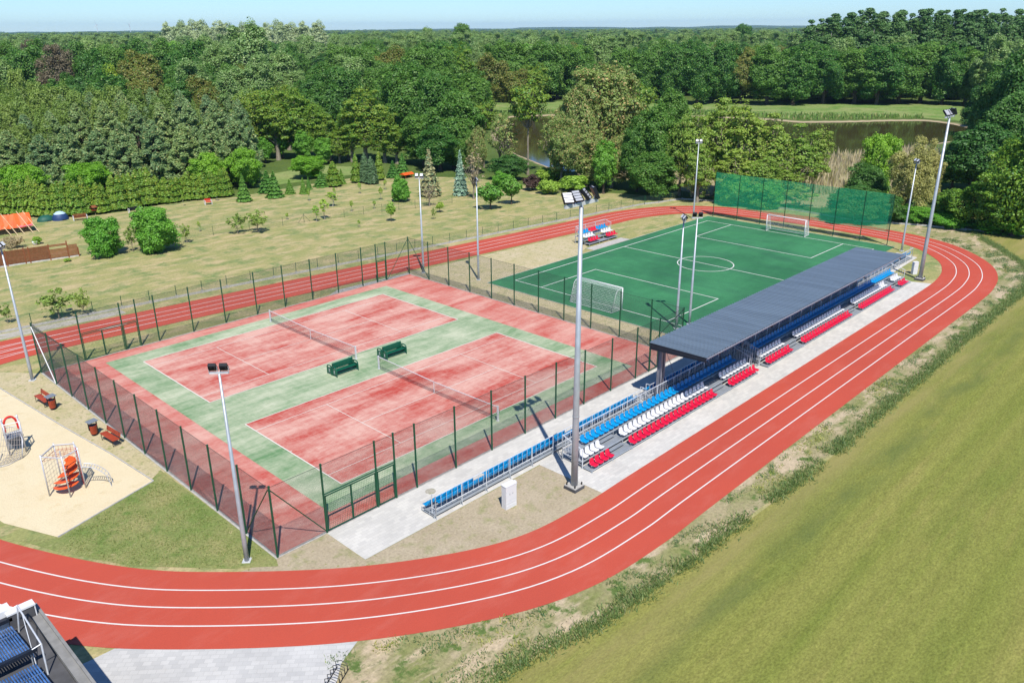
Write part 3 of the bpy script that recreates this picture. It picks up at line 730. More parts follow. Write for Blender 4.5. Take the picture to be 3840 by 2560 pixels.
DECKS = [(-36.62, -35.88, .16), (-35.88, -35.12, .46), (-35.12, -34.35, .76)]
def stand(label, x0, x1, red, blue, stuff_blue=(), jog=()):
    r = thing('seating_stand', label, 'seating stand', (0, 0, 0))
    fr = MB(); dk = MB(); n = round((x1 - x0) / 2.05)
    for i in range(n + 1):
        x = x0 + (x1 - x0) * i / n
        for (ya, yb, z) in DECKS:
            fr.bar((x, ya, 0), (x, ya, z + .02), .03, n=5); fr.box(x - .06, ya - .06, .022, x + .06, ya + .06, .035)
            fr.bar((x, ya, z - .05), (x, yb, z - .05), .028, n=5)
        fr.bar((x, -34.35, 0), (x, -34.35, .8), .03, n=5)
        fr.bar((x, -36.6, .08), (x, -34.35, .5), .018, n=5)
    for (ya, yb, z) in DECKS:
        fr.bar((x0, ya, z - .03), (x1, ya, z - .03), .032, n=5)
        for i in range(n):
            xa = x0 + (x1 - x0) * i / n; xb = x0 + (x1 - x0) * (i + 1) / n
            dk.box(xa + .015, ya + .02, z - .02, xb - .015, yb - .03, z)
    dk.build('deck', M['deck'], r); 
    bm_ = MB()
    zs = (.39, .69, 1.0); yy = (-36.47, -35.70, -34.92)
    for a, b in red:
        for k in (0, 1):
            bm_.box(a, yy[k] - .03, zs[k] - .075, b, yy[k] + .03, zs[k] - .035)
            for x in np.arange(a + .2, b, 1.0): bm_.bar((x, yy[k], DECKS[k][2]), (x, yy[k], zs[k] - .05), .02, n=5)
    for a, b in blue:
        bm_.box(a, yy[2] - .03, zs[2] - .075, b, yy[2] + .03, zs[2] - .035)
        for x in np.arange(a + .2, b, 1.0): bm_.bar((x, yy[2], .76), (x, yy[2], zs[2] - .05), .02, n=5)
    fr.build('frame', M['galv'], r); bm_.build('seat_beam', M['galv'], r)
    for a, b in red: seats(r, 'red', rng_(a, b), yy[0], zs[0])
    for a, b in red: seats(r, 'white', rng_(a, b), yy[1], zs[1])
    for a, b in blue: seats(r, 'blue', rng_(a, b), yy[2], zs[2])
    for a, b in stuff_blue:
        seats(r, 'blue', rng_(a, b), yy[2], zs[2], -1, True)
    rl = MB(); rail(rl, x0, x1, -34.33, .82, 1.66); rl.build('back_railing', M['galv_light'], r)
    rl = MB()
    for x in (x0, x1): end_rail(rl, x, -35.9, -34.33, .5, 1.7, .45)
    rl.build('end_railing', M['galv_light'], r)
    st = MB()
    gaps = [(a[1], b[0]) for a, b in zip(red, red[1:])]
    for a, b in gaps:
        for k in (1, 2):
            ya, yb, z = DECKS[k]; st.box(a + .25, ya - .3, z - .17, b - .25, ya - .02, z - .14)
    if gaps: st.build('aisle_step', M['deck'], r)
    return r
stand('near section of the red, white and blue seating stand, partly under the canopy', 10.93, 30.95,
      [(11.05, 13.07), (14.95, 25.05), (27.05, 31.0 - .1)], [(12.05, 30.2)])
stand('far section of the seating stand beyond the passage, mostly under the dark canopy', 32.62, 63.0,
      [(32.7, 36.6), (38.75, 48.55), (50.45, 58.5), (60.2, 62.3)], [(57.2, 62.3)], [(33.0, 57.0)])

def low_stand(label, x0, x1, lower, upper, stuff_l=(), stuff_u=()):
    """two rows of blue seats facing the courts, railing along the back"""
    r = thing('bench_stand', label, 'seating stand', (0, 0, 0))
    fr = MB(); n = round((x1 - x0) / 2.0)
    for i in range(n + 1):
        x = x0 + (x1 - x0) * i / n
        for y in (-32.4, -33.05, -33.44): fr.bar((x, y, 0), (x, y, .3), .03, n=5)
        fr.bar((x, -32.4, .12), (x, -33.44, .12), .025, n=5); fr.box(x - .06, -33.5, .022, x + .06, -33.38, .035)
        fr.bar((x, -33.44, .5), (x, -33.62, .03), .018, n=5)
    fr.box(x0, -33.47, .16, x1, -33.41, .24)
    for y, z in ((-32.62, .42), (-33.12, .58)):
        fr.box(x0, y - .03, z - .07, x1, y + .03, z - .03)
    fr.build('frame', M['galv'], r)
    dk = MB()
    for i in range(n):
        xa = x0 + (x1 - x0) * i / n; xb = x0 + (x1 - x0) * (i + 1) / n; dk.box(xa + .01, -33.4, .2, xb - .01, -32.5, .22)
    dk.build('deck', M['deck'], r)
    for a, b in lower: seats(r, 'blue', rng_(a, b), -32.62, .46, 1)
    for a, b in upper: seats(r, 'blue', rng_(a, b), -33.12, .62, 1)
    for a, b in stuff_l: seats(r, 'blue', rng_(a, b), -32.62, .46, 1, True)
    for a, b in stuff_u: seats(r, 'blue', rng_(a, b), -33.12, .62, 1, True)
    rl = MB(); rail(rl, x0 + .1, x1, -33.46, .52, 1.32, 2.0, .4); end_rail(rl, x0 + .1, -33.46, -33.15, .52, 1.32); end_rail(rl, x1, -33.46, -33.15, .52, 1.32)
    rl.build('back_railing', M['galv_light'], r)
low_stand('low two row blue seat stand in the open along the tennis fence', 1.4, 20.6, [(1.4, 4.95), (5.9, 13.0), (14.2, 20.2)], [(1.9, 20.2)])
low_stand('low two row blue seat stand under the canopy, its far end in sun', 21.2, 72.4, [(62.3, 72.2)], [(62.3, 72.2)], [(22, 62)], [(22, 62)])

# canopy over the stand
cp = thing('stand_canopy', 'long slate blue corrugated canopy on steel columns over the seating stand', 'canopy', (0, 0, 0))
rx0, rx1 = 21.15, 55.95
zr = lambda y: 4.5 + (-33.3 - y) / 4.45 * .09
b = MB(); pitch_ = .34; n = int((rx1 - rx0) / pitch_)
prof = []
for i in range(n):
    x = rx0 + i * pitch_; prof += [(x, 0), (x + .2, 0), (x + .225, .06), (x + .315, .06)]
prof.append((rx0 + n * pitch_, 0))
for y in (-33.28, -37.76):
    for x, z in prof: b.v.append((x, y, zr(y) + z))
for y in (-37.76, -33.28):
    for x, z in prof: b.v.append((x, y, zr(y) + z - .012))
m_ = len(prof)
for i in range(m_ - 1):
    b.f += [(i, i + m_, i + m_ + 1, i + 1), (2 * m_ + i, 3 * m_ + i, 3 * m_ + i + 1, 2 * m_ + i + 1), (m_ + i, 2 * m_ + i, 2 * m_ + i + 1, m_ + i + 1)]
b.build('roof', M['slate_roof'], cp)
for k, x in enumerate((21.75, 30.2, 38.6, 47.0, 55.4)):
    for dx in (-.0, .32) if k == 0 else (0,):
        q = MB(); xx = x + dx
        q.box(xx - .012, -34.02, .022, xx + .012, -33.74, 4.0); q.box(xx - .1, -34.04, .022, xx + .1, -34.02, 4.0); q.box(xx - .1, -33.74, .022, xx + .1, -33.72, 4.0)
        q.build('column', M['grey_steel'], cp)
    q = MB(); x_ = x - .55 if k == 0 else x
    q.add([(x_ - .02, -33.35, 4.05), (x_ - .02, -37.7, 4.3), (x_ - .02, -37.7, zr(-37.7) - .02), (x_ - .02, -33.35, zr(-33.35) - .02), (x_ + .02, -33.35, 4.05), (x_ + .02, -37.7, 4.3), (x_ + .02, -37.7, zr(-37.7) - .02), (x_ + .02, -33.35, zr(-33.35) - .02)], [(0, 1, 2, 3), (7, 6, 5, 4), (0, 4, 5, 1), (2, 6, 7, 3), (1, 5, 6, 2), (0, 3, 7, 4)])
    q.add([(x_ - .1, -33.35, 4.03), (x_ - .1, -37.7, 4.28), (x_ + .1, -37.7, 4.28), (x_ + .1, -33.35, 4.03), (x_ - .1, -33.35, 4.05), (x_ - .1, -37.7, 4.30), (x_ + .1, -37.7, 4.30), (x_ + .1, -33.35, 4.05)], [(0, 1, 2, 3), (7, 6, 5, 4), (0, 4, 5, 1), (1, 5, 6, 2), (2, 6, 7, 3), (3, 7, 4, 0)])
    q.build('rafter', M['navy_steel'], cp)
q = MB()
for y in (-33.5, -34.9, -36.3, -37.6): q.box(rx0 + .05, y - .04, zr(y) - .16, rx1 - .05, y + .04, zr(y) - .012)
q.build('purlin', M['navy_steel'], cp)
q = MB(); q.bar((rx0, -37.82, zr(-37.8) - .03), (rx1, -37.82, zr(-37.8) - .03), .055, n=6); q.build('gutter', M['grey_steel'], cp)
q = MB(); q.bar((22.3, -33.8, 4.0), (24.6, -33.7, .3), .02); q.build('tie_rod', M['grey_steel'], cp)

# passage gate rails between the two sections
pr_ = thing('passage_railing', 'pair of grey railings lining the passage between the two sections of the stand', 'railing', (0, 0, 0))
for x in (31.25, 32.35):
    q = MB(); end_rail(q, x, -35.9, -33.5, .1, 1.75, .3, .16); q.build('railing', M['galv'], pr_)

# small stand at the far side of the pitch
ss = thing('small_stand', 'small stand with red, white and blue seats facing the camera beside the green pitch', 'seating stand', (0, 0, 0))
fr = MB()
for x in (52.45, 54.35, 56.1, 57.95):
    for y, z in ((-3.15, .25), (-2.4, .55), (-1.65, .85), (-.95, .85)): fr.bar((x, y, 0), (x, y, z), .03, n=5); fr.bar((x, y, z), (x, min(y + .75, -.95), z), .025, n=5)
for k, y in enumerate((-3.15, -2.4, -1.65)): fr.bar((52.4, y, .25 + .3 * k), (58, y, .25 + .3 * k), .03, n=5)
fr.build('frame', M['galv'], ss)
dk = MB()
for k, y in enumerate((-3.1, -2.35, -1.6)): dk.box(52.4, y, .25 + .3 * k, 58, y + .68, .275 + .3 * k)
dk.build('deck', M['deck'], ss)
for a in (52.55, 56.05):
    seats(ss, 'red', rng_(a, a + 2.0, .5), -2.95, .62); seats(ss, 'white', rng_(a - .05, a + 1.95, .5), -2.2, .95)
    seats(ss, 'blue', rng_(a - .1, a + 1.9, .5), -1.45, 1.27)
seats(ss, 'red', rng_(54.5, 55.95, .48), -1.45, 1.27)
rl = MB(); rail(rl, 52.4, 58.2, -.95, .9, 2.05, 1.9, .2); end_rail(rl, 52.4, -1.7, -.95, .9, 2.05, .2); end_rail(rl, 58.2, -1.9, -.95, .5, 2.05, .25); rl.build('railing', M['galv_light'], ss)

# ------------------------------------------------------------------ double benches between the courts
def tennis_bench(label, x0, y0):
    r = thing('double_bench', label, 'bench', (x0, y0, .048)); w = 1.95
    for s_, nm in ((1, 1), (-1, 1)):
        b = MB()
        for k in range(3): b.box(.08, s_ * (.2 + k * .135) - .06, .43, w - .08, s_ * (.2 + k * .135) + .06, .47)
        b.build('seat', M['green_bench'], r)
        b = MB()
        for k in range(3): b.box(.08, s_ * (.07 + .0 * k) - .02, .52 + k * .115, w - .08, s_ * .07 + .02, .62 + k * .115)
        if s_ == 1: b.tube([(.06, 0, .89), (w - .06, 0, .89)], .07, 10)
        b.build('backrest', M['green_bench'], r)
        for xe in (.0, w):
            e = MB(); yb = s_ * .62
            e.tube([(xe, yb, 0), (xe, yb, .55), (xe, yb - s_ * .06, .68), (xe, yb - s_ * .2, .73), (xe, s_ * .2, .74), (xe, s_ * .08, .7)], .045, 8)
            e.box(xe - .02, min(s_ * .06, s_ * .58), .12, xe + .02, max(s_ * .06, s_ * .58), .56)
            e.bar((xe, s_ * .08, 0), (xe, s_ * .08, .75), .045, n=8)
            eo = e.build('arm_end', M['green_bench'], r)
            if xe == 0:
                d = MB(); ym = s_ * .33
                d.add([(-.024, ym + a, c) for a, c in ((-.07, .46), (-.03, .46), (0, .36), (.03, .46), (.07, .46), (.02, .29), (-.02, .29))], [(0, 1, 2, 6), (2, 3, 4, 5), (2, 5, 6)])
                d.add([(-.024, ym - .09, .22), (-.024, ym + .09, .22), (-.024, ym + .09, .25), (-.024, ym - .09, .25)], [(0, 1, 2, 3)])
                d.build('emblem', M['white'], eo)
        b = MB(); b.bar((0, s_ * .5, .2), (w, s_ * .5, .2), .022); b.bar((0, s_ * .25, .2), (w, s_ * .25, .2), .022); b.build('stretcher', M['green_bench'], r)
tennis_bench('dark green double sided bench left of the gap between the two tennis nets', 8.72, -13.27)
tennis_bench('dark green double sided bench beside the post of the nearer tennis net', 13.42, -13.35)

def wood_bench(label, x, y, rz):
    r = thing('park_bench', label, 'bench', (x, y, .02), rz); w = 1.75   # back towards +x, runs along -y
    b = MB()
    for k in range(4): b.box(k * .115, -w, .42, k * .115 + .1, 0, .46)
    b.build('seat', M['wood_red'], r)
    b = MB()
    for k in range(2):
        m_ = Matrix.Translation((.50 + k * .035, -w / 2, .60 + k * .15)) @ Matrix.Rotation(rad(14), 4, 'Y'); b.mbox(m_, .035, w, .13)
    b.build('backrest', M['wood_red'], r)
    for yy in (-.15, -w + .15):
        b = MB(); b.tube([(.02, yy, .42), (.02, yy, 0), (.52, yy, 0), (.46, yy, .42), (.55, yy, .85)], .022, 6); b.bar((.02, yy, .41), (.46, yy, .41), .022); b.build('side_frame', M['dark_metal'], r)
wood_bench('red wooden park bench on dry grass, its bin on the near side', -8.42, -1.65, rad(4))
wood_bench('red wooden park bench nearest the camera, its bin on the far side', -7.45, -11.0, rad(5))
def bin_(label, x, y):
    r = thing('litter_bin', label, 'litter bin', (x, y, .02), .25, 'litter bins')
    b = MB(); n = 16
    for k in range(n):
        a = 2 * PI * k / n; m_ = Matrix.Rotation(a, 4, 'Z') @ Matrix.Translation((.215, 0, .45)) @ Matrix.Rotation(rad(6), 4, 'Y'); b.mbox(m_, .018, .078, .6)
    b.build('slatted_body', M['wood_red'], r)
    b = MB(); b.bar((0, 0, .14), (0, 0, .72), .17, .2, n=16); b.build('liner', M['dark_metal'], r)
    b = MB(); b.box(.25, -.03, 0, .3, .03, 1.02); b.box(-.1, -.03, .0, .3, .03, .05); b.box(-.3, -.03, .45, -.25, .03, 1.0); b.build('stand', M['dark_metal'], r)
    b = MB(); b.mbox(Matrix.Translation((0, 0, 1.03)) @ Matrix.Rotation(rad(6), 4, 'X'), .66, .46, .03); b.build('hood', M['slate_board'], r)
bin_('red slatted litter bin with grey hood at the near end of the farther red bench', -8.0, -4.0)
bin_('red slatted litter bin with grey hood at the far end of the nearer red bench', -7.5, -10.1)

# ------------------------------------------------------------------ cabinets
def cabinet(label, x, y, w, d, h, rz):
    r = thing('electric_cabinet', label, 'electric cabinet', (x, y, .014), rz)
    b = MB(); b.box(-w / 2, -d / 2, 0, w / 2, d / 2, h * .96)
    b.add([(-w / 2 - .02, -d / 2 - .02, h * .96), (w / 2 + .02, -d / 2 - .02, h * .96), (w / 2 + .02, d / 2 + .02, h * .96), (-w / 2 - .02, d / 2 + .02, h * .96), (-w / 2 - .02, -d / 2 - .02, h * .985), (w / 2 + .02, -d / 2 - .02, h * .985), (w / 2 + .02, d / 2 + .02, h), (-w / 2 - .02, d / 2 + .02, h)], [(0, 3, 2, 1), (4, 5, 6, 7), (0, 1, 5, 4), (1, 2, 6, 5), (2, 3, 7, 6), (3, 0, 4, 7)])
    b.build('housing', M['white'], r)
    b = MB(); b.box(-w / 2 + .03, -d / 2 - .012, h * .34, w / 2 - .03, -d / 2 - .001, h * .94); dr = b.build('door', M['white'], r)
    b = MB()
    for k in (-.12, .1): b.box(k - .015, -d / 2 - .03, h * .6, k + .015, -d / 2 - .012, h * .66)
    b.build('lock', M['galv'], dr)
    b = MB()
    for z in (h * .3, h * .16): b.box(-w / 2 + .03, -d / 2 - .01, z - .1, w / 2 - .03, -d / 2 - .001, z)
    b.build('base_panel', M['white'], r)
    return r
c_ = cabinet('white electric cabinet with a small side box on bare ground near the low blue stand', 5.0, -35.55, .78, .36, 1.45, rad(-4))
b = MB(); b.box(.35, -.05, 1.1, .52, .12, 1.42); b.build('meter_box', M['white'], c_)
cabinet('white electric cabinet next to the second stadium mast at the far end of the stand', 66.5, -35.75, .55, .32, 1.35, rad(-30))

# ------------------------------------------------------------------ playground
def rope_grid(mb, a, b, c, d, nu, nv, r=.008):
    a, b, c, d = map(Vector, (a, b, c, d))
    for i in range(nu + 1):
        u = i / nu; mb.bar(a.lerp(b, u), d.lerp(c, u), r, n=4, cap=False)
    for j in range(nv + 1):
        v = j / nv; mb.bar(a.lerp(d, v), b.lerp(c, v), r, n=4, cap=False)
cf = thing('play_structure', 'climbing frame of pale tubes with rope nets and orange spiral steps on the sand', 'climbing frame', (0, 0, .02))
PO = [(-12.1, -15.9), (-11.1, -14.95), (-10.25, -15.6), (-10.35, -16.48), (-11.33, -16.9)]
for x, y in PO:
    b = MB(); b.bar((x, y, 0), (x, y, 2.62), .038, n=8); b.build('post', M['tube_grey'], cf, True)
b = MB()
for i in range(5):
    a, c = PO[i], PO[(i + 1) % 5]; b.bar((*a, 2.5), (*c, 2.5), .035)
b.build('top_bars', M['tube_grey'], cf)
b = MB(); rope_grid(b, (*PO[0], .3), (*PO[1], .3), (*PO[1], 2.45), (*PO[0], 2.45), 5, 8); b.build('rope_net', M['rope_grey'], cf)
b = MB(); rope_grid(b, (*PO[1], .3), (*PO[2], .3), (*PO[2], 2.45), (*PO[1], 2.45), 5, 8); b.build('rope_net', M['rope_red'], cf)
b = MB(); rope_grid(b, (*PO[2], .1), (*PO[3], .1), (*PO[3], 2.45), (*PO[2], 2.45), 3, 10, .014); b.build('rope_net', M['rope_red'], cf)
b = MB(); rope_grid(b, (*PO[0], 2.2), (*PO[1], 2.2), (*PO[2], 2.3), (*PO[3], 2.3), 4, 5); b.build('rope_net', M['rope_red'], cf)
for k in range(4):   # orange curved step plates round a pole
    b = MB(); a0 = -3.4 + k * .5; zc = .35 + k * .42; n = 9
    vs = []
    for j in range(n):
        a = a0 + j * 2.6 / (n - 1); 
        for r_ in (.18, .72):
            for dz in (0, .04): vs.append((-11.12 + r_ * math.cos(a), -15.95 + r_ * math.sin(a), zc + dz + j * .022))
    fs = []
    for j in range(n - 1):
        q = j * 4; fs += [(q + 1, q + 3, q + 7, q + 5), (q, q + 4, q + 6, q + 2), (q + 2, q + 6, q + 7, q + 3), (q, q + 1, q + 5, q + 4)]
    fs += [(0, 2, 3, 1), (q + 4, q + 5, q + 7, q + 6)]
    b.add(vs, fs); b.build('step_plate', M['orange'], cf)
b = MB(); b.bar((-11.12, -15.95, 0), (-11.12, -15.95, 2.5), .04, n=8); b.build('centre_pole', M['tube_grey'], cf)
b = MB(); arcs = []
for off in (-.18, .18):
    pts = [(-10.3 + t_ * 1.15 + off * .6, -16.45 - t_ * .75 + off, 1.45 * math.sqrt(max(0, 1 - (t_ * .98) ** 2)) if t_ < 1 else 0) for t_ in np.linspace(0, 1, 12)]
    b.tube(pts, .024, 6); arcs.append(pts)
for i in range(1, 11): b.bar(arcs[0][i], arcs[1][i], .018)
b.build('arched_ladder', M['tube_grey'], cf)

c2 = thing('climbing_tower', 'climbing tower with red arch, grey platform and rope net at the left picture edge', 'climbing frame', (0, 0, .02))
P2 = [(-11.15, -8.35), (-12.0, -8.2), (-12.15, -9.1), (-11.3, -9.3)]
for x, y in P2:
    b = MB(); b.bar((x, y, 0), (x, y, 2.2), .05, n=8); b.build('post', M['tube_grey'], c2, True)
b = MB(); b.box(-12.1, -9.2, 1.1, -11.2, -8.25, 1.16); b.build('platform', M['slate_board'], c2)
b = MB(); b.box(-12.05, -8.3, .1, -11.2, -8.25, 1.0); b.build('back_panel', M['slate_board'], c2)
b = MB(); n = 14; pts = [(-11.95 + .75 * (1 - math.cos(PI * i / n)) / 2, -8.28 - .05 * i / n, 1.25 + .95 * math.sin(PI * i / n) ** .6) for i in range(n + 1)]
b.tube(pts, .07, 8); b.build('arch_panel', M['red_plastic'], c2)
b = MB()
for z in (1.5, 2.1):
    for i in range(4): b.bar((*P2[i], z), (*P2[(i + 1) % 4], z), .025)
for z in (.25, .55, .85): b.bar((*P2[3], z), (*P2[0], z), .025)
b.build('rails', M['tube_grey'], c2)
b = MB(); A_ = [Vector((-12.15, -9.1, 2.1)), Vector((-11.3, -9.3, 1.6)), Vector((-11.75, -10.0, .05)), Vector((-13.4, -10.2, .05))]
for i in range(9):
    u = i / 8; top = A_[0].lerp(A_[1], u); bot = A_[3].lerp(A_[2], u); pts = [top.lerp(bot, t_) + Vector((0, 0, -.35 * math.sin(PI * t_))) for t_ in np.linspace(0, 1, 8)]
    b.tube(pts, .013, 4)
for j in range(9):
    t_ = j / 8; pts = [A_[0].lerp(A_[1], u).lerp(A_[3].lerp(A_[2], u), t_) + Vector((0, 0, -.35 * math.sin(PI * t_))) for u in np.linspace(0, 1, 7)]
    b.tube(pts, .013, 4)
b.build('rope_net', M['rope_grey'], c2)
b = MB(); b.tube([(-11.4, -9.3, 1.3), (-11.45, -9.75, 1.15), (-11.6, -10.0, .7), (-11.75, -10.0, 0)], .035, 8); b.tube([(-12.9, -9.2, 1.3), (-13.2, -9.9, 1.1), (-13.4, -10.2, 0)], .035, 8); b.tube([(-13.4, -10.2, .06), (-12.6, -10.35, .05), (-11.75, -10.0, .06)], .02, 6); b.build('hoop', M['tube_grey'], c2, True)

# ------------------------------------------------------------------ building at the lower left
hb = thing('flat_roof_building', 'dark flat roofed building with solar tubes on its roof at the lower left corner', 'building', (0, 0, 0))
b = MB(); b.box(-31, -62, 0, -16.92, -31.0, 3.62); b.build('wall', M['concrete_dark'], hb)
b = MB(); b.box(-31, -62, 3.63, -17.22, -31.0, 3.72); rf = b.build('roof', M['concrete_dark'], hb)
b = MB(); b.box(-17.2, -62, 3.63, -16.84, -31.2, 3.88); b.box(-16.9, -62, 3.88, -16.8, -31.2, 3.95); b.build('parapet', M['parapet'], hb)
b = MB(); b.box(-17.9, -31.9, 3.73, -17.05, -31.66, 4.35); b.build('wall_block', M['concrete_dark'], rf)
b = MB(); b.box(-17.95, -31.93, 4.35, -16.98, -31.55, 4.42); b.box(-17.03, -31.9, 3.75, -16.99, -31.66, 4.35); b.build('coping', M['white'], rf)
b = MB(); b.box(-19.2, -31.7, 3.73, -17.72, -31.2, 4.5); b.build('chimney', M['white'], rf)
b = MB(); b.box(-19.3, -31.9, 4.1, -17.8, -31.72, 4.25); b.build('shade_bar', M['navy_steel'], rf)
def collector(y0, y1):
    r = thing('solar_collector', 'solar collector of blue glass tubes on the flat roof, ' + ('upper' if y0 > -34 else 'lower') + ' one in view', 'solar collector', (0, 0, 3.72))
    z = lambda y: .38 + (y0 - y) * .12
    b = MB()
    for k in range(22):
        x = -17.95 - k * .085 - (0 if y0 > -34 else .02); b.bar((x, y0, z(y0)), (x, y1, z(y1)), .03, n=8)
    b.build('glass_tubes', M['solar'], r)
    b = MB(); b.box(-20, y1 - .14, z(y1) - .05, -17.75, y1, z(y1) + .08); b.build('manifold', M['navy_steel'], r)
    b = MB()
    for f_ in (.25, .75): yy = y0 + (y1 - y0) * f_; b.bar((-20, yy, z(yy) - .04), (-17.9, yy, z(yy) - .04), .014, n=4)
    for yy in (y0, y1): b.bar((-17.95, yy, 0), (-17.95, yy, z(yy)), .02); b.bar((-19.8, yy, 0), (-19.8, yy, z(yy)), .02)
    b.build('frame', M['galv'], r)
collector(-32.2, -34.45); collector(-34.95, -37.4)
q = thing('tube_rack', 'thin steel tube frame standing beside the solar collectors on the roof', 'frame', (0, 0, 3.72))
b = MB(); b.tube([(-17.75, -32.2, 0), (-17.62, -32.4, 1.25), (-17.7, -35.2, 1.25), (-17.75, -35.3, 0)], .03, 6); b.bar((-17.64, -33, 1.2), (-17.9, -34.6, .1), .014); b.bar((-17.9, -32.4, 1.2), (-17.62, -32.4, 1.25), .02); b.bar((-18.0, -35.2, 1.2), (-17.7, -35.2, 1.25), .02); b.build('tubes', M['galv_light'], q)
# bike rack at the bottom edge
q = thing('bike_rack', 'dark wire bike rack cut off by the bottom edge of the picture', 'bike rack', (-9.05, -39.35, .02), rad(30))
b = MB()
for k in range(6):
    x = -.6 + k * .25; b.tube([(x, -.25, 0), (x, -.25, .4), (x, 0, .5), (x, .25, .4), (x, .25, 0)], .016, 5)
b.build('hoops', M['dark_metal'], q)
b = MB(); b.bar((-.7, -.25, .03), (.75, -.25, .03), .02); b.bar((-.7, .25, .03), (.75, .25, .03), .02); b.build('base_bars', M['dark_metal'], q)

# ------------------------------------------------------------------ garden things
q = thing('garden_screen', 'brown screen fence of woven and slatted panels on a white plinth at the left', 'fence', (0, 0, 0))
G_ = [(-4, 40.0), (-1, 39.5), (1.5, 39.1), (3.3, 38.85), (3.75, 38.75), (5.75, 38.4), (7.6, 38.05), (8.65, 37.9)]
for i, (a, c) in enumerate(zip(G_, G_[1:])):
    w = math.hypot(c[0] - a[0], c[1] - a[1]); an = math.atan2(c[1] - a[1], c[0] - a[0])
    b = MB(); nsl = 12; h0 = 1.75; h1 = 1.75 if i < 6 else .95
    if i < 5:
        for k in range(26):
            z0_ = .2 + k * 1.55 / 26
            for j in range(max(2, int(w / .25))): 
                m_n = max(2, int(w / .25)); b.box(w * j / m_n, (-.02 if (j + k) % 2 else .005), z0_, w * (j + 1) / m_n, (.0 if (j + k) % 2 else .025), z0_ + .052)
    else:
        for k in range(nsl):
            f_ = k / nsl
            if i == 5 and k in (8, 9): continue
            if i == 6 and f_ > .75: continue
            b.box(.03, -.015, .2 + f_ * h0 * .9, w - .03, .015, .2 + f_ * h0 * .9 + .1)
    o = b.build('panel', M['wood_brown'], q, loc=(*a, 0)); o.rotation_euler = (0, 0, an)
    b = MB(); b.box(-.06, -.06, 0, .06, .06, 2.0 if i == 6 else 1.85); b.build('post', M['wood_brown'], q, loc=(*a, 0)).rotation_euler = (0, 0, an)
    b = MB(); b.box(0, -.05, 0, w, .04, .15); b.build('plinth', M['plinth_white'], q, loc=(*a, 0)).rotation_euler = (0, 0, an)
b = MB(); b.box(-.06, -.06, 0, .06, .06, 1.1); b.build('post', M['wood_brown'], q, loc=(*G_[-1], 0))

q = thing('wood_pile', 'long stack of firewood under a bright orange tarpaulin with pale poles leaning on it', 'wood pile', (3.6, 57.3, 0), rad(-7))
b = MB(); R_ = random.Random(3)
for k in range(260):
    x = R_.uniform(-5.5, 5.8); z = R_.uniform(.05, 1.15); b.bar((x, -.75, z), (x + R_.uniform(-.05, .05), .7, z), R_.uniform(.05, .1), n=6)
b.box(-5.4, -.6, 0, 5.7, .6, 1.1); b.build('logs', M['logs'], q)
b = MB(); n = 26; vs = []
for i in range(n + 1):
    x = -5.9 + 11.8 * i / n
    for y, z in ((-1.2, .75), (-.95, 1.25), (0, 2.35), (.9, 2.1), (1.2, .7)): vs.append((x, y + R_.uniform(-.06, .06), z + R_.uniform(-.07, .07)))
b.add(vs, [(i * 5 + k, i * 5 + k + 1, i * 5 + k + 6, i * 5 + k + 5) for i in range(n) for k in range(4)]); b.build('tarpaulin', M['tarp'], q)
b = MB(); b.add([(3.9, -1.22, .8), (5.9, -1.22, .85), (5.95, -.82, 1.22), (4.0, -.82, 1.22), (4.1, -.5, 1.5), (5.9, -.5, 1.5)], [(0, 1, 2, 3), (3, 2, 5, 4)]); b.build('pink_cover', M['tarp_pink'], q)
for x in (-4.6, -3, .2 - 2.4, 1.2 - 2.6, 2.4, 3.1, 3.9, 4.9, 5.6):
    b = MB(); b.bar((x + .7, -2.0, 0), (x - .4, .2, 2.35 + R_.uniform(-.2, .3)), .05, n=6); b.build('pole', M['wood_pale'], q)

def tent(name, label, x, y, w, d, h, mat, rz, top=None):
    r = thing(name, label, 'tent', (x, y, 0), rz)
    b = MB(); nu, nv = 14, 6; vs = []
    for j in range(nv + 1):
        for i in range(nu): 
            a = 2 * PI * i / nu; f_ = math.cos(PI / 2 * j / nv); vs.append((w / 2 * f_ * math.cos(a), d / 2 * f_ * math.sin(a), h * math.sin(PI / 2 * j / nv)))
    b.add(vs, [(j * nu + i, j * nu + (i + 1) % nu, (j + 1) * nu + (i + 1) % nu, (j + 1) * nu + i) for j in range(nv) for i in range(nu)]); b.build('canvas', M[mat], r, True)
    b = MB(); b.add([(-.3, -d / 2 - .02, .02), (.3, -d / 2 - .02, .02), (.18, -d / 2 * .72, h * .62), (-.18, -d / 2 * .72, h * .62)], [(0, 1, 2, 3)]); b.build('entrance_flap', M['navy_steel'], r)
    if top:
        b = MB(); vs = []
        for j in range(3):
            for i in range(nu):
                a = 2 * PI * i / nu; e = PI / 2 * (.5 + j * .24); vs.append((w / 2 * 1.03 * math.cos(e) * math.cos(a), d / 2 * 1.03 * math.cos(e) * math.sin(a), h * 1.04 * math.sin(e)))
        b.add(vs, [(j * nu + i, j * nu + (i + 1) % nu, (j + 1) * nu + (i + 1) % nu, (j + 1) * nu + i) for j in range(2) for i in range(nu)] + [tuple(range(2 * nu, 3 * nu))]); b.build('fly_sheet', M[top], r, True)
tent('dome_tent', 'blue dome tent with a pale top pitched by the thuja hedge', 14.2, 60.4, 2.2, 2.0, 1.15, 'tent_blue', .2, 'tent_sky')
tent('dome_tent', 'low dark green tent beside the blue dome tent', 12.6, 61.2, 2.4, 1.8, .8, 'tent_green', .1)

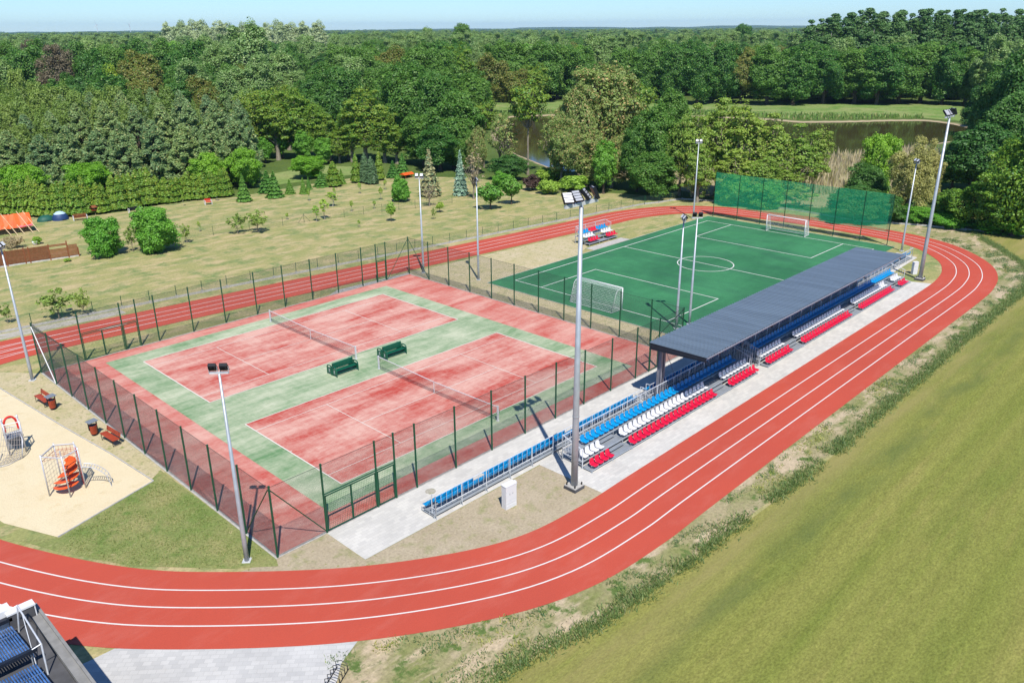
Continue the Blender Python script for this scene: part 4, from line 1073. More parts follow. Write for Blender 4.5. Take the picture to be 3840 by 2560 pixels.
def garden_seat(label, x, y, w, seat_mat, rz):
    r = thing('lawn_bench', label, 'garden seat', (x, y, 0), rz)
    for sx in (-w / 2, w / 2):
        b = MB(); b.tube([(sx, -.3, 0), (sx, -.3, .65), (sx, .3, .65), (sx, .3, 0)], .045, 6); b.build('side_frame', M['white'], r)
    b = MB()
    for k in range(4): b.box(-w / 2, -.28 + k * .15, .4, w / 2, -.16 + k * .15, .43)
    b.build('seat', M[seat_mat], r)
    b = MB()
    for k in range(3): b.box(-w / 2, .28, .5 + k * .13, w / 2, .31, .6 + k * .13)
    b.build('backrest', M[seat_mat], r)
garden_seat('garden bench with white end frames left of the bird table', 16.0, 58.0, 1.7, 'wood_brown', -.2)
garden_seat('dark garden bench with white end frames by the hedge, behind the largest round bush', 23.2, 57.2, 1.6, 'dark_metal', -.1)
garden_seat('small red garden seat with white sides on the lawn by the hedge', 33.2, 54.8, .95, 'red_plastic', -.2)
q = thing('bird_table', 'small orange brown bird table on a pale post in front of the hedge', 'bird table', (18.75, 60.0, 0), .3)
b = MB(); b.bar((0, 0, 0), (0, 0, 1.0), .05, n=6); b.build('post', M['wood_pale'], q)
b = MB(); b.box(-.45, -.3, .7, .45, .3, .78)
for sx in (-.4, .38):
    for sy in (-.25, .23): b.box(sx, sy, .78, sx + .03, sy + .03, 1.15)
b.build('tray', M['wood_red'], q)
b = MB(); b.add([(-.55, -.4, 1.12), (.55, -.4, 1.12), (.55, 0, 1.4), (-.55, 0, 1.4), (-.55, .4, 1.12), (.55, .4, 1.12), (-.55, -.4, 1.09), (.55, -.4, 1.09), (.55, .4, 1.09), (-.55, .4, 1.09)], [(0, 1, 2, 3), (3, 2, 5, 4), (6, 9, 8, 7), (0, 6, 7, 1), (4, 5, 8, 9)]); b.build('roof', M['wood_brown'], q)
q = thing('play_house', 'orange roofed wooden play frame between the firs at the end of the garden', 'play frame', (68.2, 50.6, 0), .0)
q.scale = (.7, .7, .75)
b = MB()
for sx in (-1.0, 1.0):
    for sy in (-.7, .7): b.box(sx - .06, sy - .06, 0, sx + .06, sy + .06, .95)
b.build('legs', M['wood_brown'], q)
b = MB(); b.add([(-1.6, -1.0, .9), (1.6, -1.0, .9), (1.6, 0, 1.3), (-1.6, 0, 1.3), (-1.6, 1.0, .9), (1.6, 1.0, .9), (-1.6, -1, .84), (1.6, -1, .84), (1.6, 1, .84), (-1.6, 1, .84)], [(0, 1, 2, 3), (3, 2, 5, 4), (6, 9, 8, 7), (0, 6, 7, 1), (4, 5, 8, 9), (0, 3, 4, 9, 6), (1, 7, 8, 5, 2)]); b.build('roof', M['orange'], q)
q = thing('plant_pot', 'white plant pot under the small bright shrub behind the woven fence', 'plant pot', (6.9, 47.4, 0))
b = MB(); b.bar((0, 0, 0), (0, 0, .5), .22, .32, n=14); b.build('pot', M['white'], q, True); b = MB(); b.bar((0, 0, .42), (0, 0, .47), .28, n=14); b.build('soil', M['bark'], q)
q = thing('river_sign', 'small red and white sign on a post in the far meadow', 'sign', (160, 208.6, 0), rad(45))
b = MB(); b.bar((0, 0, 0), (0, 0, 5.2), .22, n=8); b.build('post', M['white'], q)
b = MB(); b.box(-1.0, -.1, 3.9, 1.0, .1, 5.9); bd = b.build('board', M['red_plastic'], q); b = MB(); b.box(-.7, -.13, 4.3, .7, -.1, 5.5); b.build('white_field', M['white'], bd)
for k, (x, y, h) in enumerate(((2330, 6200, 62), (2610, 6330, 66))):
    q = thing('wind_turbine', ('left' if k == 0 else 'right') + ' one of two tiny white wind turbines on the horizon', 'wind turbine', (x, y, 0), rad(200 + k * 30))
    b = MB(); b.bar((0, 0, 0), (0, 0, h), 2.4, 1.4, n=10); b.build('tower', M['white'], q)
    b = MB(); b.box(-1.4, -3.5, h - 1.2, 1.4, 3, h + 1.6); b.build('nacelle', M['white'], q)
    for j in range(3):
        a = j * 2 * PI / 3 + .3 + k; b = MB(); b.bar((0, -4, h), (30 * math.sin(a), -4, h + 30 * math.cos(a)), 1.3, .3, n=5); b.build('blade', M['white'], q)

# ------------------------------------------------------------------ trees
def quads_mesh(name, P, Nn, size, mat, R, aspect=1.0, up=None):
    """n leaf quads at P facing Nn"""
    n = len(P)
    Nn = Nn / (np.linalg.norm(Nn, axis=1, keepdims=True) + 1e-9)
    rv = R.normal(size=(n, 3)) if up is None else up + .35 * R.normal(size=(n, 3))
    T = np.cross(Nn, rv); T /= (np.linalg.norm(T, axis=1, keepdims=True) + 1e-9)
    B = np.cross(Nn, T)
    s = (size * R.uniform(.6, 1.35, n))[:, None]
    a = T * s * .5; b = B * s * .5 * aspect
    V = np.stack([P - a * .55 - b, P + a * .55 - b, P + a, P + b * 1.05, P - a], axis=1).reshape(-1, 3)
    me = bpy.data.meshes.new(name)
    me.vertices.add(5 * n); me.vertices.foreach_set('co', V.astype(np.float32).ravel())
    me.loops.add(5 * n); me.loops.foreach_set('vertex_index', np.arange(5 * n, dtype=np.int32))
    me.polygons.add(n); me.polygons.foreach_set('loop_start', np.arange(0, 5 * n, 5, dtype=np.int32)); me.polygons.foreach_set('loop_total', np.full(n, 5, dtype=np.int32))
    me.materials.append(mat); me.update(); me.validate()
    return me

def sph(R, n):
    v = R.normal(size=(n, 3)); return v / np.linalg.norm(v, axis=1, keepdims=True)

def clump_crown(R, w, h, z0, n, leaf, K, rc=.24, flat=.75, lo=-.75, hollow=.62, top=1.0, shell=.3):
    """clusters spread through an uneven ellipsoid plus loose leaves over its surface; returns points, normals, cluster centres"""
    ph = R.uniform(0, 6.28, (6, 3)); fr = R.uniform(1.5, 4.5, (6, 3))
    def lump(d):
        s_ = 0
        for k in range(6): s_ = s_ + np.sin(d[:, 0] * fr[k, 0] + ph[k, 0]) * np.sin(d[:, 1] * fr[k, 1] + ph[k, 1]) * np.sin(d[:, 2] * fr[k, 2] + ph[k, 2])
        return .9 + .22 * np.clip(s_, -1.2, 1)
    D_ = sph(R, K * 4); D_ = D_[D_[:, 2] > lo][:K]; K = len(D_)
    C_ = D_ * (R.uniform(hollow ** 3, 1, K) ** (1 / 3))[:, None] * lump(D_)[:, None]
    k_ = np.where(C_[:, 2] < .1, 1.0, 1 - (C_[:, 2] - .1) * (1 - top)); C_[:, 0] *= k_; C_[:, 1] *= k_
    rr = rc * R.uniform(.6, 1.3, K)
    n1 = int(n * (1 - shell)); n2 = n - n1
    idx = R.choice(K, n1, p=rr ** 2 / (rr ** 2).sum())
    d = sph(R, n1); sw = (d[:, 2] < -.2) & (R.uniform(0, 1, n1) < .6); d[sw, 2] *= -1
    off = d * rr[idx][:, None] * R.uniform(.5, 1.08, (n1, 1))
    sc = np.array([w / 2, w / 2, h / 2]) / (1 + rc * .7)
    sco = np.array([w / 2, w / 2, w / 2 * flat]) / (1 + rc * .7)
    P1 = C_[idx] * sc + off * sco; N1 = d * .9 + np.array([0, 0, .3]) + R.normal(size=(n1, 3)) * .4
    d2 = sph(R, int(n2 * 2.5) + 8); d2 = d2[d2[:, 2] > lo][:n2]; n2 = len(d2)
    P2 = d2 * (lump(d2) * R.uniform(.72, .98, n2))[:, None]
    k2 = np.where(P2[:, 2] < .1, 1.0, 1 - (P2[:, 2] - .1) * (1 - top)); P2[:, 0] *= k2; P2[:, 1] *= k2
    P2 = P2 * sc; N2 = d2 * .8 + np.array([0, 0, .3]) + R.normal(size=(n2, 3)) * .45
    P = np.concatenate([P1, P2]); N_ = np.concatenate([N1, N2])
    P[:, 2] += z0 + h / 2
    f_ = (h + z0) / np.percentile(P[:, 2], 99.7); P[:, 2] = np.maximum(P[:, 2] * f_, .05)
    cen = C_ * sc * .86; cen[:, 2] += z0 + h / 2
    return P, N_, cen

def limbs(R, w, h, r0, targets, fork, lean=.0, wob=.25):
    """tapered trunk with limbs reaching into the crown"""
    b = MB()
    n = 7; pts = []; rs = []
    for i in range(n + 1):
        f_ = i / n; pts.append(Vector((R.normal() * wob * .3 * f_ + lean * f_ * h, R.normal() * wob * .3 * f_, h * .86 * f_))); rs.append(r0 * (1 - .82 * f_) * (1.25 if i == 0 else 1))
    b.tube(pts, rs, 7)
    for c in targets:
        c = Vector(c); f_ = min(.95, max(fork, (c.z / h) * R.uniform(.45, .8)))
        k = f_ * n / .86 * .86; i = min(n - 1, int(k)); s_ = pts[i].lerp(pts[i + 1], min(1, k - i)); r = rs[i] * .55
        mid = s_.lerp(c, .5) + Vector((R.normal(), R.normal(), R.normal() * .6 + .4)) * .06 * w
        b.tube([s_, mid, c], [r, r * .6, r * .22], 5)
    return b

def twigs(b, R, targets, w, r, per=4, L=.16):
    for c in targets:
        c = Vector(c)
        for k in range(per):
            d = Vector(sph(R, 1)[0]); d.z = abs(d.z) * .8
            e = c + d * w * L * R.uniform(.6, 1.3); b.tube([c, c.lerp(e, .5) + Vector((0, 0, .02 * w)), e], [r, r * .7, r * .3], 4)

SPEC = {}
def broad(key, w, h, n, leaf, K, mat, bark='bark', base=.12, rc=.24, r0=None, flat=.75, hollow=.6, seed=1, var=2, nl=12, top=.85, lo=-.95, wood=0, aspect=1.0, shell=.35):
    out = []
    for v in range(var):
        R = np.random.default_rng(seed * 100 + v)
        P, N_, cen = clump_crown(R, w, h * (1 - base), h * base, n, leaf, K, rc, flat, lo, hollow, top, shell); K = len(cen)
        cm = quads_mesh(key + '_crown', P, N_, leaf, mat, R, aspect)
        tg = cen[R.permutation(K)[:nl]]
        b = limbs(R, w, h, r0 or .028 * h, tg, base + .08)
        if wood: twigs(b, R, cen, w, .012 * w / 4, wood)
        out.append((cm, b.mesh(key + '_trunk', M[bark])))
    SPEC[key] = (w, h, out)

def conifer(key, w, h, n, leaf, mat, tiers=9, bark='bark', seed=1, var=2, droop=.25, base=.06, full=.35, shape=1.0, aspect=1.6, jag=.35):
    out = []
    for v in range(var):
        R = np.random.default_rng(seed * 100 + v)
        f_ = 1 - np.sqrt(R.uniform(0, 1, n)); f_ = np.clip(f_, 0, .995)
        tier = f_ * tiers; ft = tier - np.floor(tier)
        az = R.uniform(0, 2 * PI, n); nb = 9
        ph = R.uniform(0, 6.28, tiers + 2)[np.floor(tier).astype(int)]
        lob = .5 + .5 * np.cos(az * nb + ph * 3)
        Rm = w / 2 * (1 - f_) ** shape * (1 - jag * ft) * (.75 + .3 * lob * R.uniform(.6, 1, n))
        r = Rm * np.sqrt(R.uniform(full, 1, n))
        z = h * base + f_ * h * (1 - base) - droop * r * .6 + .02 * h
        P = np.stack([r * np.cos(az), r * np.sin(az), np.maximum(z, .05)], 1)
        N_ = np.stack([np.cos(az) * .7, np.sin(az) * .7, np.full(n, .7)], 1) + R.normal(size=(n, 3)) * .4
        upv = np.stack([np.cos(az), np.sin(az), np.full(n, -.4)], 1)
        cm = quads_mesh(key + '_crown', P, N_, leaf, mat, R, aspect, None)
        b = MB(); b.tube([(0, 0, 0), (0, 0, h * .5), (0, 0, h * .97)], [.022 * h, .013 * h, .003 * h], 7)
        out.append((cm, b.mesh(key + '_trunk', M[bark])))
    SPEC[key] = (w, h, out)

c4 = lambda r, g, b: (r * 1.7, g * 1.62, b * 1.25, 1)
LM = {
 'oak': leafmat('oak_leaves', c4(.028, .092, .016), c4(.060, .130, .022), c4(.10, .17, .04), (.86, .95)),
 'oak2': leafmat('dark_leaves', c4(.022, .075, .018), c4(.042, .105, .022), c4(.09, .16, .05), (.9, .97)),
 'maple': leafmat('maple_leaves', c4(.065, .17, .02), c4(.085, .19, .028)),
 'maple2': leafmat('fresh_leaves', c4(.085, .195, .016), c4(.12, .225, .024)),
 'robinia': leafmat('robinia_leaves', c4(.085, .150, .018), c4(.120, .170, .025), c4(.045, .12, .02), (.7, .8)),
 'robinia2': leafmat('olive_robinia_leaves', c4(.098, .172, .030), c4(.135, .195, .034), c4(.15, .15, .06), (.88, .95)),
 'robinia3': leafmat('green_robinia_leaves', c4(.062, .145, .016), c4(.095, .17, .02), c4(.035, .10, .02), (.7, .8)),
 'silver': leafmat('silver_leaves', c4(.085, .155, .055), c4(.115, .185, .065), c4(.19, .25, .14), (.82, .92)),
 'silver2': leafmat('far_silver_leaves', c4(.15, .21, .12), c4(.22, .27, .19)),
 'poplar': leafmat('poplar_leaves', c4(.04, .098, .034), c4(.058, .12, .04), c4(.10, .16, .08), (.8, .92)),
 'pine': leafmat('pine_needles', c4(.085, .15, .080), c4(.125, .185, .080), c4(.2, .21, .1), (.8, .95), .38),
 'birch': leafmat('birch_leaves', c4(.090, .15, .035), c4(.12, .175, .045)),
 'brown': leafmat('brown_leaves', c4(.085, .075, .055), c4(.095, .082, .06)),
 'brown2': leafmat('bronze_leaves', c4(.105, .11, .03), c4(.125, .13, .035), c4(.06, .11, .02), (.6, .75)),
 'yellow': leafmat('yellow_green_leaves', c4(.14, .20, .016), c4(.13, .2, .02)),
 'olive': leafmat('olive_leaves', c4(.095, .155, .045), c4(.12, .165, .055), c4(.24, .18, .10), (.8, .9)),
 'willow': leafmat('willow_leaves', c4(.17, .18, .07), c4(.19, .19, .075)),
 'spruce': leafmat('spruce_needles', c4(.03, .095, .02), c4(.07, .14, .02), None, (.8, .9), .12),
 'bluespruce': leafmat('blue_spruce_needles', c4(.12, .19, .175), c4(.13, .2, .18), c4(.06, .12, .10), (.6, .7), .12),
 'thuja': leafmat('thuja_foliage', c4(.048, .112, .014), c4(.080, .14, .018), c4(.11, .135, .02), (.8, .9), .2),
 'juniper': leafmat('juniper_foliage', c4(.038, .075, .038), c4(.042, .08, .042), None, (.8, .9), .12),
 'bush': leafmat('bush_leaves', c4(.055, .17, .018), c4(.075, .19, .024), c4(.11, .23, .04), (.8, .9)),
 'bush2': leafmat('light_bush_leaves', c4(.12, .22, .03), c4(.15, .23, .04)),
 'sapbush': leafmat('loose_shrub_leaves', c4(.09, .15, .04), c4(.14, .2, .05)),
 'sapling': leafmat('sapling_leaves', c4(.11, .2, .03), c4(.17, .24, .04)),
 'fruit': leafmat('fruit_tree_leaves', c4(.06, .16, .025), c4(.08, .18, .03)),
 'purple': leafmat('purple_leaves', c4(.04, .026, .026), c4(.05, .03, .03)),
 'grey': leafmat('grey_twig_leaves', c4(.2, .17, .12), c4(.2, .17, .12)),
 'deadcon': leafmat('grey_needles', c4(.15, .15, .09), c4(.15, .15, .09), c4(.07, .11, .07), (.6, .7), .12),
}
broad('oak', 14, 18, 36000, .33, 110, LM['oak'], seed=1, var=3, base=.0, rc=.22, shell=.4)
broad('oak2', 14, 17, 36000, .33, 100, LM['oak2'], seed=2, var=2, base=.0, rc=.23, shell=.4)
broad('maple', 6, 9, 12000, .22, 50, LM['maple'], seed=3, var=2, base=.05)
broad('maple2', 6, 6, 24000, .145, 80, LM['maple2'], seed=4, var=2, base=.03, rc=.23)
broad('maple3', 12, 17, 26000, .33, 80, LM['maple'], seed=5, var=1, base=.06)
broad('robinia', 9, 15, 15000, .26, 70, LM['robinia'], 'bark_grey', seed=6, var=3, base=.14, shell=.2, rc=.2, flat=.5, hollow=.35, nl=20, wood=2)
broad('robinia2', 9, 14, 15000, .25, 74, LM['robinia2'], 'bark_grey', seed=7, var=3, base=.06, shell=.15, rc=.19, flat=.5, hollow=.3, nl=22, wood=1)
broad('robinia3', 11, 14, 24000, .27, 80, LM['robinia3'], 'bark', seed=8, var=2, base=.0, rc=.2, flat=.45, hollow=.45, nl=16, wood=2)
broad('silver', 15, 24, 34000, .37, 110, LM['silver'], 'bark_grey', seed=9, var=3, base=.05, rc=.2, nl=16, top=.7, wood=1)
broad('silver2', 18, 30, 16000, .6, 80, LM['silver2'], 'bark_pale', seed=10, var=2, base=.08, rc=.2, top=.75)
broad('poplar', 11, 30, 26000, .46, 130, LM['poplar'], 'bark_pale', seed=11, var=3, base=.05, rc=.2, flat=.9, hollow=.45, nl=30, top=.6, r0=.45, wood=1, shell=.15)
broad('birch', 6, 12, 13000, .20, 60, LM['birch'], 'bark_pale', seed=12, var=2, base=.1, rc=.2, flat=1.1, hollow=.3, top=.45, r0=.14)
broad('brown', 12, 16, 16000, .24, 70, LM['brown'], 'bark_grey', seed=13, var=1, base=.08, rc=.2, hollow=.35, wood=3)
broad('brown2', 13, 17, 30000, .30, 90, LM['brown2'], 'bark', seed=14, var=2, base=.06, rc=.2)
broad('forked', 8, 13, 7500, .24, 46, LM['robinia'], 'bark_grey', seed=36, var=2, base=.5, shell=.15, rc=.2, flat=.5, hollow=.2, nl=26, wood=4, r0=.22)
broad('yellow', 8, 12, 12000, .26, 50, LM['yellow'], 'bark_grey', seed=15, var=1, base=.15, rc=.2, flat=.5)
broad('olive', 13, 17, 32000, .29, 110, LM['olive'], 'bark_grey', seed=16, var=2, base=.06, rc=.17, hollow=.45, nl=24, wood=2)
broad('willow', 10, 13, 24000, .21, 80, LM['willow'], 'bark_grey', seed=17, var=1, base=.03, rc=.2, flat=.9, hollow=.5)
broad('bush', 5, 5, 26000, .14, 110, LM['bush'], seed=18, var=2, base=-.12, rc=.24, hollow=.85, lo=-1, shell=.5, r0=.06)
broad('bush2', 4, 3, 6000, .18, 36, LM['bush2'], seed=19, var=2, base=.0, rc=.27)
broad('sapbush', 2.8, 2.8, 1150, .15, 32, LM['sapbush'], 'bark_grey', seed=20, var=3, base=.14, shell=.08, rc=.2, hollow=.2, wood=3, r0=.05)
broad('sapling', .9, 2, 260, .12, 12, LM['sapling'], 'bark_pale', seed=21, var=2, base=.35, rc=.28, hollow=.1, r0=.03, nl=8)
broad('balltree', 1.5, 2.5, 900, .15, 20, LM['sapling'], 'bark', seed=22, var=1, base=.3, rc=.27, r0=.035)
broad('fruit', 3.8, 4, 3200, .2, 34, LM['fruit'], 'bark', seed=23, var=1, base=.2, rc=.22, flat=.6, wood=1)
broad('purple', 3, 2.6, 2600, .2, 26, LM['purple'], seed=24, var=1, base=.0, rc=.27)
broad('greybush', 2.7, 1.5, 1200, .12, 26, LM['grey'], 'bark_grey', seed=25, var=1, base=.0, rc=.25, wood=5, r0=.05)
broad('sparse', 6, 12, 1600, .26, 40, LM['olive'], 'bark_grey', seed=26, var=1, base=.2, rc=.2, hollow=.2, wood=4, nl=26, r0=.2)
broad('bare', 3.4, 7, 420, .16, 34, LM['grey'], 'bark_grey', seed=27, var=2, base=.12, rc=.22, hollow=.15, wood=7, nl=30, r0=.13)
conifer('spruce', 2.4, 4, 7500, .15, LM['spruce'], 7, seed=28, jag=.5, var=3)
conifer('bluespruce', 2.8, 7, 6000, .22, LM['bluespruce'], 11, seed=29, var=1, droop=.5)
conifer('deadcon', 4, 7, 5200, .24, LM['deadcon'], 9, seed=30, var=1, droop=.3, full=.15)
conifer('thuja', 2.5, 5, 7000, .17, LM['thuja'], 4, seed=31, var=3, droop=-.5, shape=.62, full=.45, jag=.3, base=.0)
conifer('juniper', 2.1, 4.8, 3600, .2, LM['juniper'], 3, seed=32, var=1, droop=-.4, shape=.5, full=.6, jag=.08, base=.0)
# pine: flattened irregular plates of needles round a straight trunk
out = []
for v in range(3):
    R = np.random.default_rng(3300 + v); w, h = 7.5, 13; K = 260
    f_ = R.uniform(.08, 1, K); rm = w / 2 * (1 - f_) ** .7 * 1.08; az = R.uniform(0, 2 * PI, K); rr = rm * np.sqrt(R.uniform(.1, 1, K))
    cen = np.stack([rr * np.cos(az), rr * np.sin(az), f_ * h * .97], 1); n = 34000
    cr = (.30 + .34 * R.uniform(0, 1, K)) * (1.2 - .62 * f_)
    idx = R.choice(K, n, p=cr ** 2 / (cr ** 2).sum()); d = sph(R, n); d[:, 2] = np.where(d[:, 2] < 0, d[:, 2] * .4, d[:, 2])
    P = cen[idx] + d * (cr[idx] * 1.2)[:, None] * np.array([.95, .95, 1.35]) * R.uniform(.35, 1.1, (n, 1))
    N_ = d * .7 + R.normal(size=(n, 3)) * .6 + np.array([0, 0, .25])
    cm = quads_mesh('pine_crown', P, N_, .165, LM['pine'], R, 1.9)
    b = limbs(R, w, h, .2, cen[R.permutation(K)[:26]], .15, 0, .1)
    out.append((cm, b.mesh('pine_trunk', M['bark'])))
SPEC['pine'] = (7.5, 13, out)

